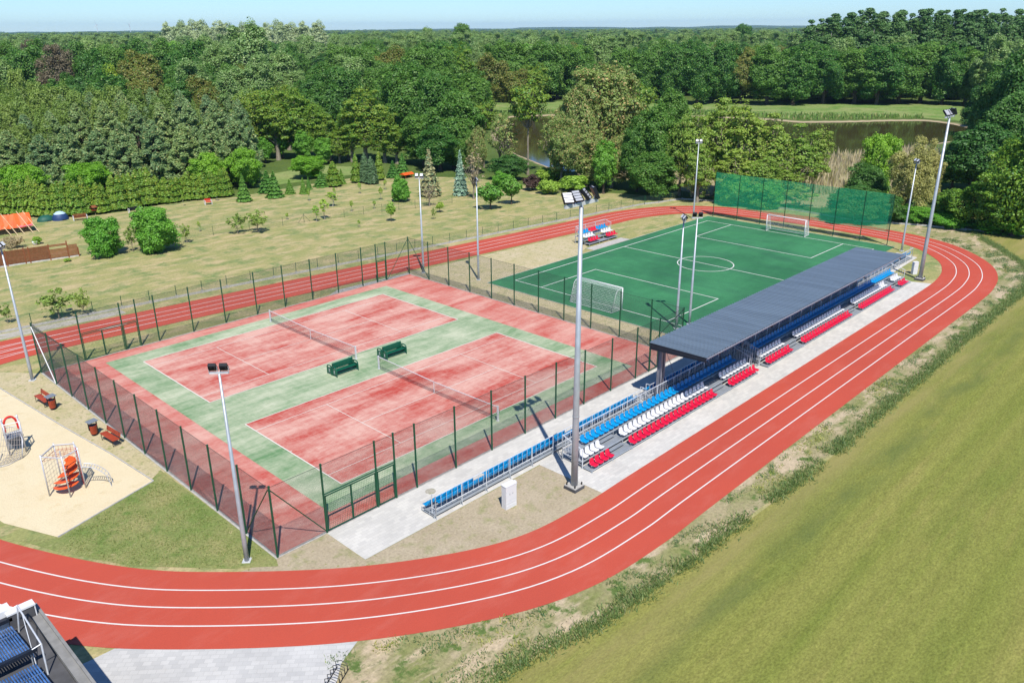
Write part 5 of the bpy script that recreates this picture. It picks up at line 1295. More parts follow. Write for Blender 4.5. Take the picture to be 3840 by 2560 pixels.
FOREST = {
 ('pine', 'pine'): [(18.9, 95.0, 9.1, 7.1),(22.5, 91.0, 8.4, 6.7),(25.0, 85.2, 10.0, 6.6),(28.3, 81.6, 9.3, 7.0),(30.4, 76.3, 10.8, 6.9),(34.7, 74.4, 11.0, 7.3),(38.2, 70.6, 10.3, 8.0),(41.2, 67.3, 11.3, 6.9),(46.0, 68.1, 11.9, 6.7),(22.3, 111.4, 9.9, 6.5),(26.5, 110.5, 10.2, 6.6),(28.9, 104.0, 11.0, 6.5),(33.2, 102.9, 12.1, 7.0),(35.8, 96.3, 12.7, 6.9),(40.5, 94.8, 11.9, 7.0),(43.8, 91.1, 12.2, 7.0),(46.0, 84.9, 13.0, 6.9),(51.8, 86.0, 12.4, 7.1),(54.8, 82.6, 12.6, 6.7),(38.7, 126.5, 12.2, 6.5),(42.8, 121.9, 12.7, 6.5),(48.5, 120.3, 12.8, 7.1),(53.0, 115.3, 13.3, 7.0),(56.8, 111.0, 12.8, 7.0),(60.6, 106.7, 11.9, 7.0),(65.7, 105.9, 11.2, 7.1),(15.5, 101.9, 9.6, 6.8),(21.1, 120.4, 10.0, 6.7)],
 ('birch', 'birch'): [(25.6, 125.9, 12.4, 6.1),(30.0, 127.1, 13.7, 6.3),(33.0, 132.9, 17.2, 5.6),(34.3, 126.8, 13.3, 6.4),(33.4, 147.7, 13.9, 6.9),(39.9, 135.1, 13.3, 6.7),(43.1, 134.6, 13.9, 6.8),(48.4, 136.2, 12.6, 7.0),(51.7, 132.4, 13.0, 7.0),(42.5, 154.4, 13.4, 6.2),(55.0, 128.7, 12.4, 6.0),(27.7, 143.8, 13.1, 6.6),(59.7, 123.4, 12.8, 5.9),(31.4, 108.8, 10.0, 4.6),(34.1, 78.1, 5.8, 3.0),(29.1, 86.8, 6.3, 3.4),(21.5, 108.7, 11.2, 4.8),(23.4, 103.0, 9.2, 4.3),(25.4, 115.6, 12.1, 5.0),(28.1, 104.9, 11.8, 4.5),(34.2, 113.7, 11.9, 5.2),(28.9, 115.6, 11.9, 5.1),(40.4, 111.0, 12.2, 4.8),(42.7, 104.1, 11.6, 4.3),(48.1, 102.4, 12.5, 4.4),(38.5, 117.5, 12.9, 4.9),(18.5, 101.8, 9.3, 4.2),(51.5, 94.3, 11.6, 3.9)],
 ('brownL', 'brown'): [(56.5, 179.2, 21.1, 11.2)],
 ('brownM', 'brown2'): [(68.9, 157.4, 19.4, 12.6)],
 ('yellowL', 'yellow'): [(63.8, 163.3, 16.1, 6.9)],
 ('brownS', 'brown'): [(84.1, 289.6, 21.5, 6.6)],
 ('oakL', 'oak'): [(52.8, 191.5, 20.2, 12.6),(49.3, 203.8, 19.0, 11.1),(64.6, 177.9, 19.6, 11.4),(74.9, 191.9, 20.5, 10.9),(80.2, 159.8, 18.9, 10.7),(94.7, 199.0, 21.8, 12.4),(76.6, 220.2, 21.1, 9.7),(63.7, 246.7, 20.9, 11.5),(80.3, 264.8, 21.6, 12.5),(102.0, 238.9, 21.5, 13.9),(97.8, 184.8, 21.4, 10.7),(40.6, 190.0, 18.5, 10.4),(59.3, 263.8, 21.5, 11.8),(80.0, 144.6, 16.2, 8.0)],
 ('silver', 'silver'): [(104.8, 166.5, 26.0, 15.7),(95.8, 167.5, 20.0, 14.0),(114.2, 165.5, 18.0, 14.0),(77.3, 127.1, 15.7, 10.2),(84.2, 125.8, 18.5, 10.3),(110.4, 203.3, 22.4, 11.6),(106.7, 149.4, 13.4, 10.0),(176.4, 240.1, 17.1, 14.6)],
 ('robiniaM', 'robinia'): [(62.6, 90.4, 13.0, 8.0),(64.1, 86.2, 13.1, 7.9),(67.6, 83.9, 13.6, 8.4),(73.4, 97.2, 13.4, 7.6),(74.4, 106.6, 12.0, 7.9),(69.9, 81.3, 10.9, 6.6),(71.2, 78.1, 9.0, 6.1),(73.5, 75.6, 8.1, 5.2),(66.2, 100.3, 12.1, 6.5)],
 ('understory', 'maple'): [(62.9, 92.7, 6.7, 5.4),(65.6, 87.0, 6.3, 4.9),(66.3, 80.2, 6.1, 4.3),(67.0, 74.4, 5.0, 4.2),(60.2, 84.6, 5.0, 3.4)],
 ('robiniaC', 'robinia'): [(74.5, 71.0, 13.9, 9.5),(72.7, 73.0, 10.6, 7.3),(76.3, 67.3, 10.1, 7.7),(77.2, 64.7, 7.1, 6.0),(70.0, 73.6, 6.2, 5.1)],
 ('oakC', 'oak'): [(97.6, 85.8, 16.8, 14.0),(94.6, 73.2, 15.9, 10.4),(108.0, 105.3, 15.0, 11.6),(80.5, 51.6, 13.8, 10.6),(79.4, 59.0, 9.6, 9.2),(77.4, 52.1, 8.4, 8.9),(97.8, 97.4, 11.4, 8.3),(79.8, 47.2, 7.4, 5.6)],
 ('oliveC', 'forked'): [(85.2, 48.6, 12.1, 5.8)],
 ('oliveC', 'sparse'): [(84.7, 43.9, 10.1, 4.4)],
 ('oliveC', 'olive'): [(79.3, 44.1, 8.4, 3.9)],
 ('bareC', 'forked'): [(84.7, 36.8, 16.1, 7.8)],
 ('oliveS', 'sparse'): [(82.9, 40.2, 9.5, 4.7),(84.7, 31.4, 10.7, 4.6)],
 ('bigolive', 'olive'): [(95.4, 29.7, 18.2, 13.5),(89.7, 29.1, 15.7, 7.7),(96.5, 26.4, 17.4, 9.0),(82.9, 22.1, 9.0, 8.0),(84.6, 18.0, 8.2, 6.4),(82.7, 27.2, 11.3, 5.9)],
 ('yellowC', 'forked'): [(104.2, 27.3, 15.5, 7.0)],
 ('oakN', 'oak'): [(86.6, 11.2, 13.4, 8.0),(96.4, 15.1, 14.5, 6.7),(84.8, 13.2, 11.4, 5.6),(82.2, 8.2, 6.8, 7.7)],
 ('greenN', 'maple'): [(79.8, 16.0, 8.1, 4.1)],
 ('robiniaR', 'robinia2'): [(87.1, 4.3, 13.8, 6.1),(90.8, 2.3, 14.5, 7.5),(92.0, -1.2, 13.6, 8.1),(96.0, -3.5, 12.2, 8.2),(101.0, -5.8, 10.5, 7.6),(109.1, -5.1, 9.1, 5.4),(83.8, 1.4, 8.0, 5.2),(87.3, -2.4, 7.7, 6.2),(89.2, -6.0, 6.8, 6.5),(86.3, 6.2, 12.4, 4.8),(94.6, -7.1, 5.6, 5.3)],
 ('lightgreen', 'maple2'): [(100.5, -18.4, 9.9, 5.5)],
 ('chestnut', 'oak2'): [(96.4, -18.6, 6.2, 6.0)],
 ('willow', 'willow'): [(93.3, -25.3, 10.8, 6.2),(101.4, -24.9, 9.7, 4.1)],
 ('oakR', 'oak2'): [(119.6, -26.4, 10.5, 11.3),(130.7, -27.3, 14.6, 10.8),(120.1, -23.1, 7.5, 6.3),(141.5, -26.5, 20.0, 11.5),(147.0, -20.6, 16.1, 9.7),(145.2, -29.4, 21.0, 11.5)],
 ('robiniaE', 'robinia3'): [(92.1, -38.7, 13.2, 8.2),(92.3, -35.6, 7.3, 6.4),(92.8, -32.5, 5.5, 5.7),(92.2, -37.5, 8.3, 5.5),(92.7, -40.4, 11.4, 5.9),(93.8, -29.8, 4.2, 3.5)],
 ('oakF', 'oak'): [(220.6, 116.6, 17.6, 13.2),(221.3, 107.4, 16.6, 12.9),(223.9, 98.8, 18.6, 13.5),(226.7, 90.1, 18.1, 13.3),(235.3, 85.2, 19.8, 12.7),(240.2, 71.5, 18.6, 15.4),(245.7, 64.9, 17.8, 15.3),(255.3, 58.7, 16.8, 14.7),(261.9, 50.8, 17.8, 16.9),(263.2, 44.0, 18.7, 16.0),(271.1, 39.8, 17.2, 15.4),(279.1, 35.5, 19.0, 17.0),(276.8, 27.9, 18.8, 13.7),(281.5, 22.2, 17.5, 13.7),(284.4, 63.5, 18.0, 14.4),(275.5, 74.3, 19.1, 14.4),(300.2, 53.8, 18.8, 14.6),(215.0, 132.1, 17.9, 13.5),(212.9, 140.7, 18.6, 13.6),(246.2, 119.3, 19.7, 13.2),(257.0, 112.8, 19.6, 13.3)],
 ('brownR', 'brown2'): [(237.6, 79.8, 17.7, 11.9)],
 ('mixC', 'oak'): [(199.0, 136.8, 19.5, 14.7),(192.1, 145.1, 20.2, 14.7),(147.8, 132.2, 18.6, 13.4),(145.2, 139.5, 18.9, 12.2),(132.9, 149.8, 19.0, 12.1),(148.5, 183.5, 19.3, 12.9)],
 ('mixC', 'robinia'): [(158.0, 135.4, 19.6, 12.5),(170.6, 114.0, 13.9, 10.9)],
 ('mixC', 'brown2'): [(158.3, 120.0, 17.3, 12.0),(144.8, 150.9, 19.0, 12.6),(162.6, 114.9, 12.9, 10.7)],
 ('light', 'silver'): [(169.8, 137.7, 20.5, 6.5),(224.3, 133.0, 22.1, 10.5),(254.3, 99.9, 19.2, 8.9)],
 ('tallC', 'oak'): [(393.2, 384.8, 27.2, 18.7),(505.6, 229.0, 25.7, 13.4)],
 ('tallC', 'silver'): [(316.7, 333.8, 24.8, 11.9)],
 ('poplar', 'poplar'): [(281.1, 77.0, 26.2, 12.7),(285.3, 71.9, 26.9, 12.7),(289.9, 66.4, 28.6, 12.7),(294.8, 60.4, 28.2, 12.7),(299.0, 55.3, 28.7, 12.6),(303.1, 50.3, 28.1, 12.6),(306.7, 46.0, 27.2, 12.6),(310.8, 41.0, 27.5, 12.6),(316.4, 34.3, 28.4, 12.5),(319.5, 30.4, 28.1, 12.5),(323.8, 25.3, 27.2, 12.5),(328.6, 19.4, 28.2, 12.5),(333.3, 13.8, 28.1, 12.5),(325.3, 93.0, 26.9, 14.4),(328.6, 88.8, 28.8, 14.4),(334.9, 81.1, 30.0, 14.3),(338.8, 76.3, 28.9, 14.3),(343.9, 69.8, 29.3, 14.3),(348.9, 63.7, 30.2, 14.3),(353.1, 58.5, 29.7, 14.2),(358.4, 52.0, 29.9, 14.2),(362.8, 46.5, 29.8, 14.2),(367.1, 41.1, 28.4, 14.2),(372.9, 34.0, 29.4, 14.1),(376.7, 29.2, 29.0, 14.1),(381.4, 23.4, 29.3, 14.1),(375.0, 112.6, 27.8, 16.3),(380.2, 106.0, 29.7, 16.3),(386.0, 98.7, 31.8, 16.3),(390.1, 93.4, 30.3, 16.2),(395.8, 86.2, 30.8, 16.2),(401.8, 78.5, 31.3, 16.2),(406.4, 72.7, 30.6, 16.1),(412.2, 65.4, 30.9, 16.1),(416.6, 59.8, 30.8, 16.1),(422.9, 51.7, 31.1, 16.0),(427.4, 46.1, 30.8, 16.0),(431.9, 40.3, 30.9, 16.0),(438.0, 32.6, 31.2, 15.9)],
 ('poplarL', 'silver2'): [(272.4, 583.1, 29.8, 15.5),(259.8, 536.6, 30.4, 14.5),(265.2, 529.4, 30.8, 14.5),(262.4, 504.9, 30.6, 14.1),(294.0, 546.9, 30.6, 15.3),(309.7, 557.8, 29.2, 15.7),(283.7, 492.5, 28.8, 14.2),(280.6, 472.4, 28.2, 13.8),(289.4, 471.7, 28.5, 14.0),(319.9, 506.0, 30.7, 15.0),(338.6, 517.9, 29.0, 15.5),(343.0, 506.8, 29.8, 15.4),(321.5, 456.5, 29.7, 14.3)],
 ('fill', 'oak'): [(162.5, 256.4, 20.4, 10.6),(250.7, 199.5, 15.5, 11.4),(184.0, 179.8, 19.6, 13.2),(371.5, 206.4, 17.8, 11.1),(250.6, 168.5, 17.1, 13.3),(232.9, 248.8, 17.5, 10.6),(277.5, 333.3, 18.7, 10.5),(184.6, 276.1, 15.8, 12.0),(249.2, 300.5, 18.6, 12.8),(73.7, 301.9, 20.8, 11.2),(79.0, 336.1, 16.6, 14.7),(111.2, 414.6, 17.7, 14.6),(69.9, 258.3, 16.3, 13.2),(173.5, 372.1, 19.8, 10.3),(132.0, 472.4, 17.3, 10.4),(326.3, 215.8, 17.4, 13.1),(156.6, 229.8, 19.1, 11.5),(189.6, 156.2, 18.9, 12.5),(188.4, 169.5, 20.3, 14.8),(130.3, 281.9, 17.4, 12.7),(231.5, 330.7, 15.5, 11.2),(315.2, 146.8, 18.0, 11.2),(213.3, 204.6, 19.6, 14.7),(127.1, 225.0, 17.1, 12.3),(204.3, 324.1, 18.4, 11.8),(150.2, 170.9, 19.9, 13.3),(294.6, 335.4, 17.3, 10.9),(274.9, 149.7, 15.7, 13.4),(213.9, 372.0, 16.8, 14.0)],
 ('fill', 'brown2'): [(247.5, 91.8, 19.6, 11.8),(150.0, 160.4, 16.0, 13.0),(182.1, 317.8, 15.9, 14.9),(118.6, 478.0, 16.7, 13.5),(196.0, 190.7, 15.3, 13.7),(292.2, 202.6, 15.4, 11.2),(206.5, 174.5, 15.7, 14.1),(321.3, 274.9, 16.0, 10.5)],
 ('fill', 'robinia'): [(101.3, 218.8, 17.8, 13.9),(234.4, 230.3, 18.6, 12.4),(284.9, 150.4, 16.4, 11.7),(312.3, 114.7, 16.8, 13.2),(349.5, 245.2, 15.3, 10.7),(268.9, 201.1, 15.5, 10.4),(242.5, 153.8, 15.6, 10.6)],
 ('fill', 'oak2'): [(127.2, 259.8, 18.7, 10.9),(114.8, 494.8, 18.4, 13.1),(412.7, 163.1, 17.1, 13.4),(369.0, 151.3, 16.8, 14.6),(268.3, 141.7, 17.8, 10.5),(98.9, 269.1, 16.7, 13.4),(235.7, 160.8, 18.4, 11.9),(120.2, 176.9, 15.8, 10.1),(154.4, 310.7, 16.0, 13.1),(285.8, 341.6, 18.1, 12.9)],
 ('fill', 'maple3'): [(235.6, 187.0, 16.9, 14.9),(142.4, 296.2, 19.8, 13.0),(247.8, 215.2, 16.0, 13.5),(106.7, 282.2, 16.4, 14.4),(333.3, 149.3, 15.7, 14.9),(151.2, 497.6, 16.1, 11.0),(330.8, 109.4, 15.4, 10.1),(343.8, 156.0, 17.2, 10.3),(184.9, 426.2, 19.4, 13.1),(273.2, 179.0, 16.8, 10.7),(226.2, 167.5, 18.3, 13.5)],
 ('fill', 'silver'): [(179.2, 148.8, 16.8, 10.0),(303.3, 236.1, 16.4, 11.9),(224.4, 156.0, 17.3, 14.2),(213.4, 153.5, 18.4, 13.7),(73.1, 287.1, 18.4, 13.3),(157.9, 362.0, 19.0, 14.7),(334.7, 124.7, 17.8, 12.3),(132.0, 359.4, 15.5, 13.9),(298.0, 14.4, 19.2, 11.3),(216.6, 182.6, 15.0, 10.6)],
}
GARDEN = [
 ('large round hornbeam bush standing left of its taller twin on the lawn', 'bush', 'bush', 10.8, 35.6, 4.5, 4.0),
 ('largest round hornbeam bush on the lawn, beside its slightly smaller twin', 'bush', 'bush', 15.8, 32.9, 5.3, 5.0),
 ('thin pale shrub squeezed between the two large round bushes', 'shrub', 'sapbush', 13.8, 35.2, 3.1, 1.5),
 ('small loose shrub right of the largest round bush on the lawn', 'shrub', 'sapbush', 20.1, 34.5, 2.4, 1.6),
 ('left of two loose light green shrubs by the wire garden fence', 'shrub', 'sapbush', 26.8, 34.2, 2.6, 2.6),
 ('right of two loose shrubs by the wire garden fence, partly bare', 'shrub', 'sapbush', 29.0, 33.0, 2.9, 3.0),
 ('tiny sapling on the lawn left of the two loose shrubs', 'sapling', 'sapling', 24.0, 39.0, 1.4, 0.5),
 ('tiny yellow sapling next to the fence brace', 'sapling', 'sapling', 35.7, 36.9, 0.9, 0.6),
 ('thin sapling against the thuja hedge left of the red garden cart', 'sapling', 'sapling', 30.1, 56.4, 1.8, 0.4),
 ('sapling in front of the brown end of the hedge', 'sapling', 'sapling', 35.5, 56.5, 1.5, 0.8),
 ('rounded fir with a bare gap above its lowest branches', 'fir tree', 'spruce', 38.1, 52.9, 4.1, 2.6),
 ('dark fir with a shadowed base right of the rounded fir', 'fir tree', 'spruce', 43.0, 52.2, 4.0, 3.0),
 ('broad fir behind the dark fir at the lawn edge', 'fir tree', 'spruce', 44.3, 56.6, 3.5, 3.2),
 ('small conical spruce right of the dark fir', 'spruce', 'spruce', 46.1, 52.9, 2.3, 1.9),
 ('small narrow spruce behind the staked sapling', 'spruce', 'spruce', 47.5, 51.2, 2.6, 1.4),
 ('small spruce right behind the small narrow spruce', 'spruce', 'spruce', 50.3, 54.0, 2.1, 1.2),
 ('spruce with green lower branches left of the olive conifer', 'spruce', 'spruce', 53.2, 54.6, 2.5, 3.0),
 ('olive green conifer in the middle of a conifer clump', 'conifer', 'thuja', 54.8, 53.4, 4.1, 2.9),
 ('dark spruce at the right end of the conifer clump', 'spruce', 'spruce', 56.9, 54.2, 2.5, 1.7),
 ('slim olive thuja left of the grey juniper', 'thuja', 'thuja', 59.4, 53.4, 4.8, 2.0),
 ('dark grey-green juniper column, left twin', 'juniper', 'juniper', 60.4, 52.2, 4.9, 2.0),
 ('dark grey-green juniper column, right twin', 'juniper', 'juniper', 60.4, 50.4, 4.5, 2.2),
 ('slim olive thuja right of the grey juniper', 'thuja', 'thuja', 63.6, 52.4, 4.9, 1.9),
 ('green fir left of the orange table', 'fir tree', 'spruce', 66.7, 52.6, 2.9, 2.7),
 ('dark green fir behind the orange table', 'fir tree', 'spruce', 68.8, 52.5, 4.0, 2.9),
 ('round leafy bush in front of the orange table', 'bush', 'bush', 54.2, 34.9, 3.8, 3.2),
 ('whitish staked sapling on the lawn, far left of a row', 'sapling', 'sapling', 44.9, 45.6, 2.0, 0.7),
 ('grey leafy young tree on the lawn behind the wire fence', 'young tree', 'sapling', 45.0, 39.5, 2.2, 1.9),
 ('white trunked sapling behind the grey leafy young tree', 'sapling', 'sapling', 49.2, 45.1, 1.6, 0.6),
 ('slender sapling by the wire fence with a leaning twin', 'sapling', 'sapling', 39.3, 33.1, 2.8, 1.6),
 ('leaning half bare sapling by the wire fence', 'sapling', 'sapling', 37.7, 32.7, 2.2, 1.2),
 ('white trunked sapling in front of the olive thuja', 'sapling', 'sapling', 53.8, 44.8, 1.8, 0.7),
 ('small sapling in the lawn close behind the wire fence posts', 'sapling', 'sapling', 44.9, 34.6, 1.6, 0.7),
 ('white trunked sapling right of the grey junipers', 'sapling', 'sapling', 58.8, 44.7, 1.6, 0.7),
 ('bushy green sapling left of the round leafy bush', 'sapling', 'sapling', 53.0, 38.3, 2.0, 0.8),
 ('half bare thin sapling behind the wire fence', 'sapling', 'sapling', 48.2, 33.6, 1.2, 0.7),
 ('ball crowned young tree on the lawn in front of the wire fence', 'young tree', 'balltree', 44.6, 25.1, 2.7, 1.5),
 ('thin dry sapling alone on the near lawn', 'sapling', 'sapling', 39.7, 25.7, 1.0, 0.5),
 ('small columnar shrub in front of the yellow young tree', 'shrub', 'sapbush', 49.5, 21.9, 1.6, 0.8),
 ('yellow green young tree behind the small columnar shrub', 'young tree', 'balltree', 53.0, 24.6, 1.5, 1.4),
 ('tall grey half dead conifer behind the lawn mast', 'conifer', 'deadcon', 60.2, 35.1, 7.1, 4.0),
 ('multi stemmed bare tree in front of the grey conifer', 'bare tree', 'bare', 54.9, 29.1, 3.5, 2.7),
 ('blue spruce with drooping tiers at the end of the lawn', 'blue spruce', 'bluespruce', 63.7, 31.8, 6.8, 2.6),
 ('bare branched tree leaning behind the second lawn mast', 'bare tree', 'bare', 63.1, 28.2, 8.1, 3.6),
 ('low fruit tree with wide crown throwing a shadow on the lawn', 'fruit tree', 'fruit', 59.4, 20.8, 3.8, 3.8),
 ('upright fruit tree behind the low wide fruit tree', 'fruit tree', 'fruit', 64.0, 21.0, 4.2, 3.3),
 ('green shrub left behind the upright fruit tree', 'shrub', 'bush', 73.0, 31.7, 2.6, 3.8),
 ('dark purple shrub at the far lawn edge', 'shrub', 'purple', 74.4, 26.4, 2.6, 3.1),
 ('light green shrub right of the dark purple shrub', 'shrub', 'bush2', 73.9, 22.3, 2.2, 3.9),
 ('broad dark green shrub mass behind the bare tree', 'shrub', 'oak2', 78.6, 35.8, 4.2, 6.5),
 ('tall yellow green shrub behind the light green shrub', 'shrub', 'bush2', 83.5, 30.4, 2.0, 5.5),
 ('green shrub left of the tall dark oak by the water', 'shrub', 'bush2', 78.0, 20.6, 2.6, 5.1),
 ('large shrub with wide shadow left of the mast, by the far track', 'tree', 'sapbush', -0.9, 15.9, 2.9, 3.2),
 ('slender young tree right of the large shrub by the far track', 'young tree', 'sapbush', 1.0, 15.1, 2.6, 1.6),
 ('small dark shrub at the left picture edge by the far track', 'shrub', 'sapbush', -4.5, 18.1, 1.9, 1.2),
 ('grey leafless bush behind the woven fence', 'bush', 'greybush', 4.5, 47.7, 1.4, 2.7),
 ('small bright shrub in a white pot behind the woven fence', 'shrub', 'bush2', 7.2, 47.6, 1.0, 1.3),
 ('low green sprout in front of the slatted fence end', 'shrub', 'bush2', 6.8, 36.3, 0.4, 0.9),
 ('bright green maple in front of the pines at the hedge end', 'maple', 'maple2', 37.8, 63.2, 6.2, 6.1),
 ('bright green maple at the right end of the hedge', 'maple', 'maple2', 43.7, 62.3, 6.6, 5.3),
 ('bright green maple rising out of the hedge on the left', 'maple', 'maple2', 14.1, 74.0, 6.0, 6.6),
 ('fresh green shrub on the far side of the hedge, middle', 'shrub', 'maple2', 24.1, 76.5, 4.9, 7.0),
 ('brown thuja at the end of the hedge', 'thuja', 'thuja', 37.8, 61.3, 3.7, 3.0),
 ('green shrub in front of the robinias by the meadow gap', 'shrub', 'maple2', 56.0, 63.1, 3.8, 6.2),
 ('leafy shrub behind the ball net, left', 'shrub', 'bush', 85.9, -3.5, 4.5, 5.6),
 ('leafy shrub behind the ball net, next to the left net post', 'shrub', 'bush', 87.0, -7.8, 3.6, 5.5),
 ('pale thorny shrub behind the middle of the ball net', 'shrub', 'sapbush', 90.4, -11.5, 3.0, 5.5),
 ('dense chestnut shrub behind the right half of the ball net', 'shrub', 'oak2', 87.3, -20.8, 4.5, 8.4),
 ('dense shrub behind the right end of the ball net', 'shrub', 'oak2', 89.2, -24.2, 3.7, 5.1),
 ('low shrub at the foot of the trees right of the ball net', 'shrub', 'bush', 91.9, -27.2, 2.2, 5.1),
 ('low dark shrub right of the second stadium mast', 'shrub', 'bush', 92.2, -31.3, 2.1, 5.7),
 ('low dark shrub at the right picture edge', 'shrub', 'bush', 93.4, -37.3, 2.4, 7.0),
]
HEDGE = [(-21.8, 92.4, 5.0, 2.7), (-20.0, 91.1, 4.9, 2.8), (-17.4, 90.4, 4.7, 2.5), (-15.4, 89.3, 4.5, 2.4), (-13.2, 88.1, 4.3, 2.2), (-11.3, 86.5, 5.0, 2.3), (-9.0, 85.2, 5.0, 2.7), (-6.2, 83.2, 4.8, 2.8), (-3.5, 81.6, 5.4, 2.7), (-0.9, 79.7, 5.1, 2.8), (1.4, 77.8, 4.3, 2.3), (3.7, 76.1, 5.0, 2.3), (6.7, 74.7, 5.3, 2.8), (8.8, 73.2, 5.5, 2.6), (9.8, 71.1, 4.2, 2.2), (10.1, 69.9, 4.7, 2.7), (11.2, 68.3, 4.6, 2.6), (11.8, 66.9, 5.0, 2.5), (12.7, 65.8, 5.5, 2.9), (13.1, 64.6, 5.2, 2.4), (13.8, 63.8, 4.6, 2.7), (14.9, 63.3, 4.5, 2.5), (15.4, 63.1, 4.9, 2.4), (15.8, 62.7, 4.8, 2.2), (16.5, 61.8, 5.1, 2.3), (17.0, 61.2, 4.8, 2.9), (18.0, 61.2, 5.5, 2.3), (18.7, 61.4, 4.0, 2.7), (19.6, 60.6, 4.4, 2.5), (20.4, 60.9, 4.1, 2.4), (21.7, 60.8, 4.8, 2.3), (22.1, 61.1, 5.1, 2.6), (22.8, 60.5, 5.2, 2.5), (23.9, 61.0, 5.0, 2.6), (24.4, 60.5, 5.2, 2.5), (25.7, 61.2, 5.5, 2.5), (26.5, 61.3, 5.4, 2.3), (27.2, 61.1, 5.6, 2.9), (27.6, 61.2, 4.4, 2.5), (28.5, 61.3, 4.2, 2.3), (29.5, 60.7, 3.9, 2.8), (30.6, 60.7, 3.4, 2.8), (31.5, 60.9, 3.6, 2.4), (32.4, 61.1, 3.4, 2.3), (32.9, 60.4, 4.3, 2.5), (34.0, 60.1, 4.0, 2.9), (34.7, 59.8, 3.5, 2.7), (35.3, 59.8, 4.0, 2.6), (36.4, 59.4, 4.1, 2.4), (37.0, 59.6, 3.6, 2.5), (37.8, 58.8, 4.3, 2.5), (38.5, 59.0, 4.4, 2.2)]

NAMES = {'oak': 'broadleaf_tree', 'oak2': 'broadleaf_tree', 'maple3': 'broadleaf_tree', 'maple': 'leafy_shrub', 'maple2': 'maple_tree', 'robinia': 'robinia_tree', 'robinia2': 'robinia_tree', 'robinia3': 'robinia_tree', 'silver': 'poplar_tree', 'silver2': 'poplar_tree', 'poplar': 'poplar_tree', 'pine': 'pine_tree', 'forked': 'forked_tree', 'birch': 'birch_tree', 'brown': 'brown_tree', 'brown2': 'bronze_tree', 'yellow': 'yellow_green_tree', 'olive': 'flowering_tree', 'willow': 'willow_tree', 'bush': 'round_bush', 'bush2': 'garden_shrub', 'sapbush': 'loose_shrub', 'sapling': 'sapling', 'balltree': 'young_tree', 'fruit': 'fruit_tree', 'purple': 'purple_shrub', 'greybush': 'grey_bush', 'sparse': 'sparse_tree', 'bare': 'bare_tree', 'spruce': 'spruce_tree', 'bluespruce': 'blue_spruce', 'deadcon': 'grey_conifer', 'thuja': 'thuja', 'juniper': 'juniper'}
RT = random.Random(11)
def plant(key, x, y, h, w, label, cat, group=None, z=0):
    w0, h0, vs = SPEC[key]
    cm, tm = vs[RT.randrange(len(vs))]
    r = thing(NAMES[key], label, cat, (x, y, ground_z(x, y) + z), RT.uniform(0, 2 * PI), group)
    w *= 1.12
    r.scale = (w / w0 * RT.uniform(.96, 1.04), w / w0 * RT.uniform(.96, 1.04), h / h0)
    c = link('crown', cm, r); tr = link('trunk', tm, r)
    return r
